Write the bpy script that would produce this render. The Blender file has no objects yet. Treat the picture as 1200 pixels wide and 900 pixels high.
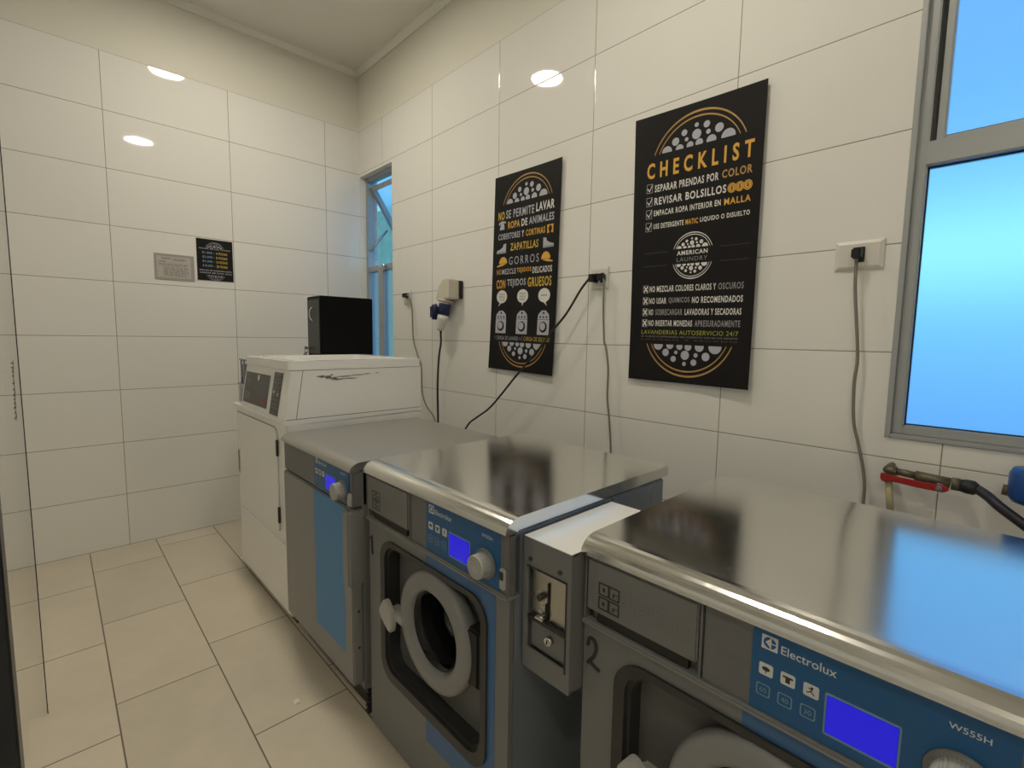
import bpy, bmesh, math, random
from mathutils import Vector, Matrix, Euler

C = bpy.context.scene.collection
PI = math.pi
random.seed(4)

# ------------------------------------------------------------------ camera
cam_d = bpy.data.cameras.new('camera')
cam = bpy.data.objects.new('camera', cam_d)
C.objects.link(cam)
cam.location = (-1.71005, -3.46797, 1.23285)
cam.rotation_euler = (1.47392, -0.014666, -0.759145)
cam_d.sensor_width = 36.0
cam_d.sensor_fit = 'HORIZONTAL'
cam_d.lens = 565.985 / 1200 * 36.0
cam_d.clip_start = 0.02
bpy.context.scene.camera = cam

# ------------------------------------------------------------------ view
vs = bpy.context.scene.view_settings
vs.view_transform = 'Standard'
vs.look = 'None'
vs.gamma = 1
vs.use_curve_mapping = False
vs.exposure = 0.0
LAMP = 111.0          # strength of the round ceiling panels
SKY = 1.1

# ------------------------------------------------------------------ world: bluish evening sky by elevation
w = bpy.data.worlds.new('sky')
bpy.context.scene.world = w
w.use_nodes = True
nt = w.node_tree
nt.nodes.clear()
wo = nt.nodes.new('ShaderNodeOutputWorld')
bg = nt.nodes.new('ShaderNodeBackground')
bg.inputs[1].default_value = SKY
tc = nt.nodes.new('ShaderNodeTexCoord')
sx = nt.nodes.new('ShaderNodeSeparateXYZ')
mr = nt.nodes.new('ShaderNodeMapRange')
mr.inputs[1].default_value = -1; mr.inputs[2].default_value = 1
cr = nt.nodes.new('ShaderNodeValToRGB')
nt.links.new(tc.outputs['Generated'], sx.inputs[0])
nt.links.new(sx.outputs[2], mr.inputs[0])
nt.links.new(mr.outputs[0], cr.inputs[0])
nt.links.new(cr.outputs[0], bg.inputs[0])
nt.links.new(bg.outputs[0], wo.inputs[0])
e = cr.color_ramp.elements
stops = [(0.0, (.03, .10, .22)), (.36, (.08, .30, .75)), (.46, (.14, .48, 1.15)), (.52, (.18, .62, 1.12)),
         (.57, (.36, 1.05, 1.04)), (.615, (.20, .66, 1.08)), (.66, (.16, .52, 1.04)), (.76, (.16, .46, .96)), (1.0, (.12, .36, .9))]
while len(e) < len(stops):
    e.new(.5)
for el, (p, c) in zip(e, stops):
    el.position = p
    el.color = (*c, 1)

# ------------------------------------------------------------------ materials
MAT = {}
def mat(name, col, rough=.5, metal=0.0, spec=.5, trans=0.0, emit=None, estr=0.0, coat=0.0, ior=1.45, noise=0.0, nscale=20.0, rnoise=0.0, bump=0.0, stretch=(1, 1, 1)):
    m = bpy.data.materials.new(name)
    m.use_nodes = True
    n = m.node_tree.nodes; l = m.node_tree.links
    b = n['Principled BSDF']
    b.inputs['Base Color'].default_value = (*col, 1)
    b.inputs['Roughness'].default_value = rough
    b.inputs['Metallic'].default_value = metal
    b.inputs['Specular IOR Level'].default_value = spec
    b.inputs['Transmission Weight'].default_value = trans
    b.inputs['IOR'].default_value = ior
    b.inputs['Coat Weight'].default_value = coat
    b.inputs['Coat Roughness'].default_value = .06
    if emit:
        b.inputs['Emission Color'].default_value = (*emit, 1)
        b.inputs['Emission Strength'].default_value = estr
    if noise or rnoise or bump:
        t = n.new('ShaderNodeTexCoord')
        mp = n.new('ShaderNodeMapping')
        mp.inputs['Scale'].default_value = stretch
        l.new(t.outputs['Object'], mp.inputs[0])
        nz = n.new('ShaderNodeTexNoise')
        nz.inputs['Scale'].default_value = nscale
        nz.inputs['Detail'].default_value = 6
        nz.inputs['Roughness'].default_value = .6
        l.new(mp.outputs[0], nz.inputs['Vector'])
        if noise:
            mx = n.new('ShaderNodeMixRGB')
            mx.inputs[1].default_value = (*[c * (1 - noise) for c in col], 1)
            mx.inputs[2].default_value = (*[min(1, c * (1 + noise)) for c in col], 1)
            l.new(nz.outputs['Fac'], mx.inputs[0])
            l.new(mx.outputs[0], b.inputs['Base Color'])
        if rnoise:
            r = n.new('ShaderNodeMapRange')
            r.inputs[1].default_value = .3; r.inputs[2].default_value = .7
            r.inputs[3].default_value = max(.02, rough - rnoise); r.inputs[4].default_value = rough + rnoise
            l.new(nz.outputs['Fac'], r.inputs[0])
            l.new(r.outputs[0], b.inputs['Roughness'])
        if bump:
            bp = n.new('ShaderNodeBump')
            bp.inputs['Strength'].default_value = bump
            bp.inputs['Distance'].default_value = .002
            l.new(nz.outputs['Fac'], bp.inputs['Height'])
            l.new(bp.outputs[0], b.inputs['Normal'])
    MAT[name] = m
    return m

def grid_mat(name, tile, grout, axis_u, off_u, w_u, off_v, w_v, axis_v='Z', gw=.0021, rough=.1, paint=None, stagger=0.0, noise=.03, nscale=3.0, proughness=.6, rj=.0):
    """tiles laid on a grid in world metres; above z=2.706 the wall is painted"""
    m = bpy.data.materials.new(name)
    m.use_nodes = True
    n = m.node_tree.nodes; l = m.node_tree.links
    b = n['Principled BSDF']
    t = n.new('ShaderNodeTexCoord'); s = n.new('ShaderNodeSeparateXYZ')
    l.new(t.outputs['Object'], s.inputs[0])
    def M(op, a, bb=None, c=None):
        k = n.new('ShaderNodeMath'); k.operation = op
        for i, v in enumerate((a, bb, c)):
            if v is None: continue
            if isinstance(v, (int, float)): k.inputs[i].default_value = v
            else: l.new(v, k.inputs[i])
        return k.outputs[0]
    U = s.outputs['XYZ'.index(axis_u)]; V = s.outputs['XYZ'.index(axis_v)]
    cu = M('DIVIDE', M('SUBTRACT', U, off_u), w_u)
    fu = M('FRACT', cu); iu = M('FLOOR', cu)
    vv = M('DIVIDE', M('SUBTRACT', V, off_v), w_v)
    if stagger:
        vv = M('SUBTRACT', vv, M('MULTIPLY', iu, stagger / w_v))
    fv = M('FRACT', vv); iv = M('FLOOR', vv)
    du = M('MULTIPLY', M('MINIMUM', fu, M('SUBTRACT', 1.0, fu)), w_u)
    dv = M('MULTIPLY', M('MINIMUM', fv, M('SUBTRACT', 1.0, fv)), w_v)
    d = M('MINIMUM', du, dv)
    edge = M('LESS_THAN', d, gw / 2 + .0004)
    # tone differs a little from tile to tile and over the glaze
    cb = n.new('ShaderNodeCombineXYZ')
    l.new(iu, cb.inputs[0]); l.new(iv, cb.inputs[1])
    wn = n.new('ShaderNodeTexWhiteNoise'); l.new(cb.outputs[0], wn.inputs['Vector'])
    nz = n.new('ShaderNodeTexNoise'); nz.inputs['Scale'].default_value = nscale
    nz.inputs['Detail'].default_value = 8; nz.inputs['Roughness'].default_value = .65
    l.new(t.outputs['Object'], nz.inputs['Vector'])
    mix = M('ADD', M('MULTIPLY', wn.outputs['Value'], .35), M('MULTIPLY', nz.outputs['Fac'], .65))
    mx = n.new('ShaderNodeMixRGB')
    mx.inputs[1].default_value = (*[c * (1 - noise) for c in tile], 1)
    mx.inputs[2].default_value = (*[min(1, c * (1 + noise)) for c in tile], 1)
    l.new(mix, mx.inputs[0])
    m2 = n.new('ShaderNodeMixRGB')
    l.new(edge, m2.inputs[0]); l.new(mx.outputs[0], m2.inputs[1]); m2.inputs[2].default_value = (*grout, 1)
    rr = M('ADD', M('MULTIPLY', edge, .6), rough)
    if rj:
        rr = M('ADD', rr, M('MULTIPLY', nz.outputs['Fac'], rj))
    out = m2.outputs[0]
    h = M('MINIMUM', M('DIVIDE', d, .004), 1.0)
    if paint:
        up = M('GREATER_THAN', s.outputs[2], 2.706)
        m3 = n.new('ShaderNodeMixRGB')
        l.new(up, m3.inputs[0]); l.new(out, m3.inputs[1]); m3.inputs[2].default_value = (*paint, 1)
        out = m3.outputs[0]
        rr = M('MAXIMUM', rr, M('MULTIPLY', up, proughness))
        h = M('MAXIMUM', h, up)
    l.new(out, b.inputs['Base Color'])
    l.new(rr, b.inputs['Roughness'])
    bp = n.new('ShaderNodeBump'); bp.inputs['Strength'].default_value = .35; bp.inputs['Distance'].default_value = .0015
    l.new(h, bp.inputs['Height']); l.new(bp.outputs[0], b.inputs['Normal'])
    b.inputs['Specular IOR Level'].default_value = .5
    MAT[name] = m
    return m

TILE = (.82, .808, .765); GROUT = (.27, .25, .20); PAINT = (.74, .715, .63)
grid_mat('tiles_back', TILE, GROUT, 'X', -.25, .5983, .006, .3, rough=.035, paint=PAINT, noise=.025)
grid_mat('tiles_right', TILE, GROUT, 'Y', -.351, .5983, .006, .3, rough=.035, paint=PAINT, noise=.025)
grid_mat('tiles_left', TILE, GROUT, 'Y', -.351, .5983, .006, .3, rough=.035, paint=PAINT, noise=.025)
grid_mat('tiles_floor', (.69, .615, .49), (.20, .165, .12), 'X', -1.3253, .2977, -.1306, .6024, axis_v='Y', gw=.0036, rough=.22, stagger=.16, noise=.2, nscale=6, rj=.25)
mat('ceiling_paint', (.78, .75, .68), .8)
mat('molding_paint', (.80, .78, .70), .6)
mat('lamp_glow', (1, 1, 1), .5, emit=(1.0, .925, .775), estr=LAMP)
mat('lamp_rim', (.85, .85, .82), .4)
def steel(name, col, rough, aniso=.0, marks=True):
    m = bpy.data.materials.new(name); m.use_nodes = True
    n = m.node_tree.nodes; l = m.node_tree.links; b = n['Principled BSDF']
    b.inputs['Metallic'].default_value = 1
    t = n.new('ShaderNodeTexCoord')
    mp = n.new('ShaderNodeMapping'); mp.inputs['Scale'].default_value = (60, 3, 3); l.new(t.outputs['Object'], mp.inputs[0])
    n1 = n.new('ShaderNodeTexNoise'); n1.inputs['Scale'].default_value = 8; n1.inputs['Detail'].default_value = 5; l.new(mp.outputs[0], n1.inputs['Vector'])
    n2 = n.new('ShaderNodeTexNoise'); n2.inputs['Scale'].default_value = 5; n2.inputs['Detail'].default_value = 7; n2.inputs['Roughness'].default_value = .65
    l.new(t.outputs['Object'], n2.inputs['Vector'])
    mx = n.new('ShaderNodeMixRGB'); mx.inputs[1].default_value = (*[c * .96 for c in col], 1); mx.inputs[2].default_value = (*[min(1, c * 1.04) for c in col], 1)
    l.new(n2.outputs['Fac'], mx.inputs[0]); l.new(mx.outputs[0], b.inputs['Base Color'])
    r = n.new('ShaderNodeMapRange'); r.inputs[1].default_value = .35; r.inputs[2].default_value = .7
    r.inputs[3].default_value = rough - .02; r.inputs[4].default_value = rough + .035
    l.new(n2.outputs['Fac'], r.inputs[0])
    # dried splashes and scuffs: short dull flecks
    mp3 = n.new('ShaderNodeMapping'); mp3.inputs['Scale'].default_value = (22, 60, 30); mp3.inputs['Rotation'].default_value = (0, 0, .6); l.new(t.outputs['Object'], mp3.inputs[0])
    n3 = n.new('ShaderNodeTexNoise'); n3.inputs['Scale'].default_value = 1.4; n3.inputs['Detail'].default_value = 3; l.new(mp3.outputs[0], n3.inputs['Vector'])
    g = n.new('ShaderNodeMapRange'); g.inputs[1].default_value = .66; g.inputs[2].default_value = .72; g.inputs[3].default_value = 0; g.inputs[4].default_value = .05 if marks else 0
    l.new(n3.outputs['Fac'], g.inputs[0])
    ad = n.new('ShaderNodeMath'); ad.operation = 'ADD'; l.new(r.outputs[0], ad.inputs[0]); l.new(g.outputs[0], ad.inputs[1])
    l.new(ad.outputs[0], b.inputs['Roughness'])
    bp = n.new('ShaderNodeBump'); bp.inputs['Strength'].default_value = .08; bp.inputs['Distance'].default_value = .0003
    l.new(n1.outputs['Fac'], bp.inputs['Height']); l.new(bp.outputs[0], b.inputs['Normal'])
    MAT[name] = m
steel('steel_top', (.74, .735, .71), .15)
steel('steel_plain', (.5, .49, .46), .28, marks=False)
mat('grey_paint', (.175, .177, .176), .38, noise=.05, nscale=6)
mat('grey_fascia', (.15, .152, .152), .42)
mat('side_paint', (.27, .30, .34), .25, metal=.35, noise=.05, nscale=5)
mat('grey_dark', (.035, .035, .034), .4)
mat('grey_door', (.24, .24, .235), .35)
mat('grey_plate', (.12, .12, .118), .4)
mat('light_plastic', (.42, .42, .40), .35)
mat('blue_panel', (.012, .10, .26), .35)
mat('blue_light', (.045, .13, .29), .35)
mat('blue_band', (.075, .25, .50), .45)
mat('print_white', (.62, .65, .66), .5)
mat('print_soft', (.20, .33, .42), .5)
mat('print_dark', (.03, .03, .03), .5)
mat('print_faint', (.15, .15, .145), .5)
mat('lcd', (.01, .01, .1), .2, emit=(.012, .008, .75), estr=.72)
mat('black_glass', (.012, .012, .012), .06, coat=.5)
mat('bowl_glass', (.35, .36, .36), .03, trans=1.0)
mat('drum', (.16, .16, .16), .3, metal=1)
mat('rubber', (.02, .02, .02), .55)
mat('chrome', (.62, .62, .6), .15, metal=1)
mat('white_enamel', (.86, .855, .83), .22, coat=.3)
mat('white_lid', (.88, .875, .85), .15, coat=.4)
mat('console_black', (.035, .037, .035), .3)
mat('keypad_ink', (.22, .23, .21), .4)
mat('red_ink', (.28, .08, .05), .5)
mat('scuff', (.16, .15, .135), .7)
mat('black_box', (.0015, .0016, .002), .5, spec=.2)
mat('black_door', (.014, .015, .016), .3)
mat('poster_black', (.010, .009, .0095), .5, spec=.25)
mat('poster_orange', (.72, .40, .06), .5)
mat('poster_yellow', (.66, .46, .07), .5)
mat('poster_olive', (.42, .42, .07), .5)
mat('steel_worn', (.46, .455, .43), .36, metal=.85)
mat('poster_bronze', (.50, .30, .10), .45)
mat('poster_bubble', (.46, .46, .52), .5)
mat('poster_white', (.74, .73, .70), .5)
mat('poster_grey', (.30, .29, .30), .5)
mat('poster_crease', (.05, .05, .052), .4)
mat('paper', (.50, .46, .42), .35)
mat('paper_edge', (.36, .34, .32), .3)
mat('aluminium', (.42, .44, .445), .36, metal=.4, noise=.04, nscale=4)
mat('aluminium_shade', (.10, .105, .10), .45, metal=.6)
mat('gasket', (.01, .02, .03), .5)
mat('outlet_white', (.70, .68, .62), .3)
mat('outlet_beige', (.60, .56, .46), .4)
mat('plug_black', (.015, .015, .015), .4)
mat('plug_blue', (.018, .025, .085), .35)
mat('cord_black', (.02, .017, .015), .5)
mat('cord_grey', (.22, .205, .17), .5)
mat('valve_red', (.35, .02, .015), .4)
mat('brass_dull', (.15, .13, .09), .45, metal=.6)
mat('hose_dark', (.02, .02, .03), .45)
mat('meter_blue', (.015, .08, .30), .3)
mat('stub_cream', (.42, .37, .22), .6)
mat('dark_metal', (.03, .032, .036), .35, metal=.4)
mat('keys_metal', (.22, .20, .18), .35, metal=.8)
mat('outside_render', (.85, .72, .40), .8, noise=.3, nscale=7)
mat('scrap', (.8, .78, .72), .7)

def glass_mat(name, col, rough):
    m = bpy.data.materials.new(name); m.use_nodes = True
    n = m.node_tree.nodes; l = m.node_tree.links; b = n['Principled BSDF']
    b.inputs['Base Color'].default_value = (*col, 1)
    b.inputs['Roughness'].default_value = rough
    b.inputs['Transmission Weight'].default_value = 1
    b.inputs['IOR'].default_value = 1.45
    MAT[name] = m
glass_mat('frosted_glass', (.93, .97, 1.0), .22)
glass_mat('upper_glass', (.93, .97, 1.0), .18)
def door_glass(name):
    """thin clear sheet: see-through with mirror reflection that grows at grazing angles"""
    m = bpy.data.materials.new(name); m.use_nodes = True
    n = m.node_tree.nodes; l = m.node_tree.links
    n.clear()
    o = n.new('ShaderNodeOutputMaterial'); mx = n.new('ShaderNodeMixShader'); tr = n.new('ShaderNodeBsdfTransparent'); gl = n.new('ShaderNodeBsdfGlossy')
    lw = n.new('ShaderNodeLayerWeight'); lw.inputs[0].default_value = .5
    pw = n.new('ShaderNodeMath'); pw.operation = 'POWER'; pw.inputs[1].default_value = 5; l.new(lw.outputs['Facing'], pw.inputs[0])
    fr = n.new('ShaderNodeMath'); fr.operation = 'MULTIPLY_ADD'; fr.inputs[1].default_value = .96; fr.inputs[2].default_value = .04; l.new(pw.outputs[0], fr.inputs[0])
    gl.inputs['Roughness'].default_value = .03; gl.inputs[0].default_value = (1, 1, 1, 1)
    tr.inputs[0].default_value = (.995, 1, .995, 1)
    l.new(fr.outputs[0], mx.inputs[0]); l.new(tr.outputs[0], mx.inputs[1]); l.new(gl.outputs[0], mx.inputs[2]); l.new(mx.outputs[0], o.inputs[0])
    MAT[name] = m
door_glass('door_glass')

# ------------------------------------------------------------------ mesh helpers
def addbox(bm, x0, x1, y0, y1, z0, z1, bev=0.0, seg=2, mi=0):
    x0, x1 = sorted((x0, x1)); y0, y1 = sorted((y0, y1)); z0, z1 = sorted((z0, z1))
    vs_ = [bm.verts.new(p) for p in ((x0, y0, z0), (x1, y0, z0), (x1, y1, z0), (x0, y1, z0), (x0, y0, z1), (x1, y0, z1), (x1, y1, z1), (x0, y1, z1))]
    fs = [bm.faces.new([vs_[i] for i in q]) for q in ((0, 3, 2, 1), (4, 5, 6, 7), (0, 1, 5, 4), (1, 2, 6, 5), (2, 3, 7, 6), (3, 0, 4, 7))]
    for f in fs: f.material_index = mi
    if bev > 0:
        ed = list({e_ for f in fs for e_ in f.edges})
        bmesh.ops.bevel(bm, geom=ed, offset=bev, segments=seg, affect='EDGES', clamp_overlap=True)

def addprism(bm, prof, axis, a0, a1, mi=0, conv=None):
    """closed 2D profile extruded along an axis: X -> (y,z), Y -> (x,z), Z -> (x,y)"""
    def P(p, a):
        return {'X': (a, p[0], p[1]), 'Y': (p[0], a, p[1]), 'Z': (p[0], p[1], a)}[axis]
    A = [bm.verts.new(P(p, a0)) for p in prof]; B = [bm.verts.new(P(p, a1)) for p in prof]
    f = [bm.faces.new(A), bm.faces.new(B[::-1])]
    k = len(prof)
    for i in range(k):
        f.append(bm.faces.new((A[i], B[i], B[(i + 1) % k], A[(i + 1) % k])))
    for q in f: q.material_index = mi
    bmesh.ops.recalc_face_normals(bm, faces=f)

def frame_axes(d):
    d = d.normalized()
    a = d.cross(Vector((0, 0, 1)))
    if a.length < 1e-3: a = d.cross(Vector((0, 1, 0)))
    a.normalize()
    return a, d.cross(a).normalized()

def addcyl(bm, p0, p1, r0, r1=None, seg=24, mi=0, smooth=True):
    r1 = r0 if r1 is None else r1
    p0, p1 = Vector(p0), Vector(p1)
    a, b = frame_axes(p1 - p0)
    A = [bm.verts.new(p0 + r0 * (a * math.cos(t) + b * math.sin(t))) for t in [2 * PI * i / seg for i in range(seg)]]
    B = [bm.verts.new(p1 + r1 * (a * math.cos(t) + b * math.sin(t))) for t in [2 * PI * i / seg for i in range(seg)]]
    f = [bm.faces.new(A), bm.faces.new(B[::-1])]
    for i in range(seg):
        q = bm.faces.new((A[i], B[i], B[(i + 1) % seg], A[(i + 1) % seg])); q.smooth = smooth; f.append(q)
    for q in f: q.material_index = mi
    bmesh.ops.recalc_face_normals(bm, faces=f)

def addlathe(bm, prof, origin, axis, seg=48, mi=0, closed=False):
    """prof: (radius, distance along the axis)"""
    o = Vector(origin); ax = Vector(axis).normalized(); a, b = frame_axes(ax)
    rings = []
    for r, h in prof:
        if r < 1e-6: rings.append([bm.verts.new(o + ax * h)])
        else: rings.append([bm.verts.new(o + ax * h + r * (a * math.cos(2 * PI * i / seg) + b * math.sin(2 * PI * i / seg))) for i in range(seg)])
    f = []
    pairs = list(zip(rings, rings[1:])) + ([(rings[-1], rings[0])] if closed else [])
    for A, B in pairs:
        for i in range(seg):
            j = (i + 1) % seg
            if len(A) == 1 and len(B) == 1: continue
            if len(A) == 1: q = bm.faces.new((A[0], B[i], B[j]))
            elif len(B) == 1: q = bm.faces.new((A[i], B[0], A[j]))
            else: q = bm.faces.new((A[i], B[i], B[j], A[j]))
            q.smooth = True; q.material_index = mi; f.append(q)
    bmesh.ops.recalc_face_normals(bm, faces=f)

def addtube(bm, pts, r, seg=10, mi=0, sub=6):
    P = [Vector(p) for p in pts]
    if sub > 1 and len(P) > 2:
        Q = []
        E_ = [2 * P[0] - P[1]] + P + [2 * P[-1] - P[-2]]
        for i in range(1, len(E_) - 2):
            for k in range(sub):
                t = k / sub
                p0, p1, p2, p3 = E_[i - 1], E_[i], E_[i + 1], E_[i + 2]
                Q.append(.5 * ((2 * p1) + (p2 - p0) * t + (2 * p0 - 5 * p1 + 4 * p2 - p3) * t * t + (3 * p1 - 3 * p2 + p3 - p0) * t ** 3))
        Q.append(P[-1]); P = Q
    rings = []; a = None
    for i, p in enumerate(P):
        d = (P[min(i + 1, len(P) - 1)] - P[max(i - 1, 0)]).normalized()
        if a is None: a, b = frame_axes(d)
        else:
            a = (a - d * a.dot(d)).normalized(); b = d.cross(a).normalized()
        rings.append([bm.verts.new(p + r * (a * math.cos(2 * PI * k / seg) + b * math.sin(2 * PI * k / seg))) for k in range(seg)])
    f = [bm.faces.new(rings[0]), bm.faces.new(rings[-1][::-1])]
    for A, B in zip(rings, rings[1:]):
        for k in range(seg):
            q = bm.faces.new((A[k], B[k], B[(k + 1) % seg], A[(k + 1) % seg])); q.smooth = True; f.append(q)
    for q in f: q.material_index = mi
    bmesh.ops.recalc_face_normals(bm, faces=f)

def mesh_obj(name, bm, mats, parent=None, recalc=False):
    if recalc: bmesh.ops.recalc_face_normals(bm, faces=bm.faces[:])
    me = bpy.data.meshes.new(name)
    off = root_loc(parent)
    if off.length > 0: bmesh.ops.translate(bm, vec=-off, verts=bm.verts[:])
    bm.to_mesh(me); bm.free()
    for m in (mats if isinstance(mats, (list, tuple)) else [mats]): me.materials.append(MAT[m])
    o = bpy.data.objects.new(name, me); C.objects.link(o)
    if parent is not None: o.parent = parent
    return o

def root_loc(o):
    v = Vector((0, 0, 0))
    while o is not None:
        v = v + o.location; o = o.parent
    return v

def thing(name, label, cat, loc=(0, 0, 0), group=None):
    o = bpy.data.objects.new(name, None); C.objects.link(o); o.location = loc
    o.empty_display_size = .05
    o['label'] = label; o['category'] = cat
    if group: o['group'] = group
    return o
def tag(o, label, cat, group=None):
    o['label'] = label; o['category'] = cat
    if group: o['group'] = group
    return o
def structure(name, bm, mats, parent=None):
    o = mesh_obj(name, bm, mats, parent)
    if parent is None: o['kind'] = 'structure'
    return o
def structure_root(name, loc):
    o = bpy.data.objects.new(name, None); C.objects.link(o); o.location = loc; o['kind'] = 'structure'
    o.empty_display_size = .05
    return o
def BM(): return bmesh.new()
def boxobj(name, m, parent, dims, bev=.0, seg=2):
    bm = BM(); addbox(bm, *dims, bev=bev, seg=seg); return mesh_obj(name, bm, m, parent)

# ---- flat printed shapes and lettering: 2D curve -> mesh -> mapped on a surface
def curve_tris(splines, font=None, text=None, bold=0.0, space=1.0):
    """returns (verts2d, faces)"""
    if text is not None:
        cu = bpy.data.curves.new('tmp', 'FONT'); cu.body = text; cu.offset = bold; cu.space_character = space
        cu.resolution_u = 3
    else:
        cu = bpy.data.curves.new('tmp', 'CURVE'); cu.dimensions = '2D'; cu.fill_mode = 'BOTH'
        for pts in splines:
            s = cu.splines.new('POLY'); s.points.add(len(pts) - 1)
            for q, p in zip(s.points, pts): q.co = (p[0], p[1], 0, 1)
            s.use_cyclic_u = True
    o = bpy.data.objects.new('tmp', cu); C.objects.link(o)
    dg = bpy.context.evaluated_depsgraph_get(); dg.update()
    me = bpy.data.meshes.new_from_object(o.evaluated_get(dg))
    vs_ = [(v.co.x, v.co.y) for v in me.vertices]; fs = [tuple(p.vertices) for p in me.polygons]
    bpy.data.objects.remove(o); bpy.data.meshes.remove(me); bpy.data.curves.remove(cu)
    return vs_, fs

def put(bm, vf, fn, mi=0):
    V, F = vf
    B = [bm.verts.new(fn(x, y)) for x, y in V]
    for f in F:
        try:
            q = bm.faces.new([B[i] for i in f]); q.material_index = mi
        except ValueError: pass

def put_shape(bm, splines, fn, mi=0): put(bm, curve_tris(splines), fn, mi)
def put_text(bm, s, x0, x1, y0, y1, fn, mi=0, bold=.0, space=1.0, ref=None):
    """lettering fitted into the box x0..x1 (reading direction) y0..y1 (bottom..top)"""
    V, F = curve_tris(None, text=s, bold=bold, space=space)
    if not V: return
    ax = min(v[0] for v in V); bx = max(v[0] for v in V); ay = min(v[1] for v in V); by = max(v[1] for v in V)
    V = [(x0 + (x - ax) / (bx - ax) * (x1 - x0), y0 + (y - ay) / (by - ay) * (y1 - y0)) for x, y in V]
    put(bm, (V, F), fn, mi)
def rect(x0, x1, y0, y1): return [(x0, y0), (x1, y0), (x1, y1), (x0, y1)]
def circ(cx, cy, rx, ry=None, n=28, a0=0.0, a1=2 * PI):
    ry = rx if ry is None else ry
    return [(cx + rx * math.cos(a0 + (a1 - a0) * i / n), cy + ry * math.sin(a0 + (a1 - a0) * i / n)) for i in range(n + (0 if abs(a1 - a0 - 2 * PI) < 1e-6 else 1))]
def rrect(x0, x1, y0, y1, r, n=6):
    P = []
    for cx, cy, a in ((x1 - r, y1 - r, 0), (x0 + r, y1 - r, PI / 2), (x0 + r, y0 + r, PI), (x1 - r, y0 + r, 3 * PI / 2)):
        for i in range(n + 1):
            t = a + PI / 2 * i / n; P.append((cx + r * math.cos(t), cy + r * math.sin(t)))
    return P
def stroke(pts, wd):
    """poly-line as quads"""
    out = []
    for (x0, y0), (x1, y1) in zip(pts, pts[1:]):
        L = math.hypot(x1 - x0, y1 - y0) or 1; nx, ny = -(y1 - y0) / L * wd / 2, (x1 - x0) / L * wd / 2
        ex, ey = (x1 - x0) / L * wd * .35, (y1 - y0) / L * wd * .35
        out.append([(x0 + nx - ex, y0 + ny - ey), (x0 - nx - ex, y0 - ny - ey), (x1 - nx + ex, y1 - ny + ey), (x1 + nx + ex, y1 + ny + ey)])
    return out
def put_polys(bm, polys, fn, mi=0):
    for p in polys:
        try:
            f = bm.faces.new([bm.verts.new(fn(x, y)) for x, y in p]); f.material_index = mi
        except ValueError: pass
def slab_with_hole(bm, splines, conv, t0, t1, mi=0):
    """flat shape with holes given real thickness; conv(a, b, t) -> 3D"""
    V, F = curve_tris(splines)
    A = [bm.verts.new(conv(x, y, t0)) for x, y in V]; B = [bm.verts.new(conv(x, y, t1)) for x, y in V]
    from collections import Counter
    cnt = Counter(); fl = []
    for f in F:
        for i in range(len(f)):
            cnt[frozenset((f[i], f[(i + 1) % len(f)]))] += 1
    for f in F:
        fl.append(bm.faces.new([A[i] for i in f])); fl.append(bm.faces.new([B[i] for i in f][::-1]))
    done = set()
    for f in F:
        for i in range(len(f)):
            a, b = f[i], f[(i + 1) % len(f)]; k = frozenset((a, b))
            if cnt[k] == 1 and k not in done:
                done.add(k); fl.append(bm.faces.new((A[a], A[b], B[b], B[a])))
    for q in fl: q.material_index = mi
    bmesh.ops.recalc_face_normals(bm, faces=fl)

# ------------------------------------------------------------------ room shell
ZC = 3.11; XL = -2.95; YB = -5.2; WT = .14
bm = BM(); addbox(bm, XL - .1, WT, YB - .1, .1, -.1, 0); structure('floor', bm, 'tiles_floor')
bm = BM(); addbox(bm, XL - .1, WT, YB - .1, .1, ZC, ZC + .1); structure('ceiling', bm, 'ceiling_paint')
bm = BM(); addbox(bm, XL - .1, WT, 0, .1, 0, ZC); structure('wall_back', bm, 'tiles_back')
bm = BM(); addbox(bm, XL - .1, XL, YB, 0, 0, ZC); structure('wall_left', bm, 'tiles_left')
bm = BM(); addbox(bm, XL - .1, WT, YB - .1, YB, 0, ZC); structure('wall_front', bm, 'tiles_back')
W1a, W1b, W2a, W2b, WZ0, WZ1 = -.012, -.475, -3.217, -4.62, .965, 2.385
bm = BM()
addbox(bm, 0, WT, YB, 0, 0, WZ0); addbox(bm, 0, WT, YB, 0, WZ1, ZC)
addbox(bm, 0, WT, W1a, 0, WZ0, WZ1); addbox(bm, 0, WT, W2a, W1b, WZ0, WZ1); addbox(bm, 0, WT, YB, W2b, WZ0, WZ1)
structure('wall_right', bm, 'tiles_right')
def cove(name, axis, a0, a1, side):
    prof = [(0, 0), (0, -.034), (-.008, -.036), (-.012, -.028), (-.024, -.016), (-.034, -.010), (-.036, 0)]
    bm = BM()
    if axis == 'Y': addprism(bm, [(side[0] + side[1] * p[0], ZC + p[1]) for p in prof], 'Y', a0, a1)
    else: addprism(bm, [(side[0] + side[1] * p[0], ZC + p[1]) for p in prof], 'X', a0, a1)
    structure(name, bm, 'molding_paint')
cove('trim_1', 'Y', YB, 0, (0, 1))
cove('trim_2', 'X', XL, 0, (0, 1))
cove('trim_3', 'Y', YB, 0, (XL, -1))

# windows -----------------------------------------------------------------
def ring_frame(bm, x0, x1, ya, yb, z0, z1, w_, bev=.003):
    """rectangular frame of four profiles, ya > yb"""
    addbox(bm, x0, x1, ya - w_, ya, z0, z1, bev); addbox(bm, x0, x1, yb, yb + w_, z0, z1, bev)
    addbox(bm, x0, x1, yb + w_, ya - w_, z0, z0 + w_, bev); addbox(bm, x0, x1, yb + w_, ya - w_, z1 - w_, z1, bev)
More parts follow.
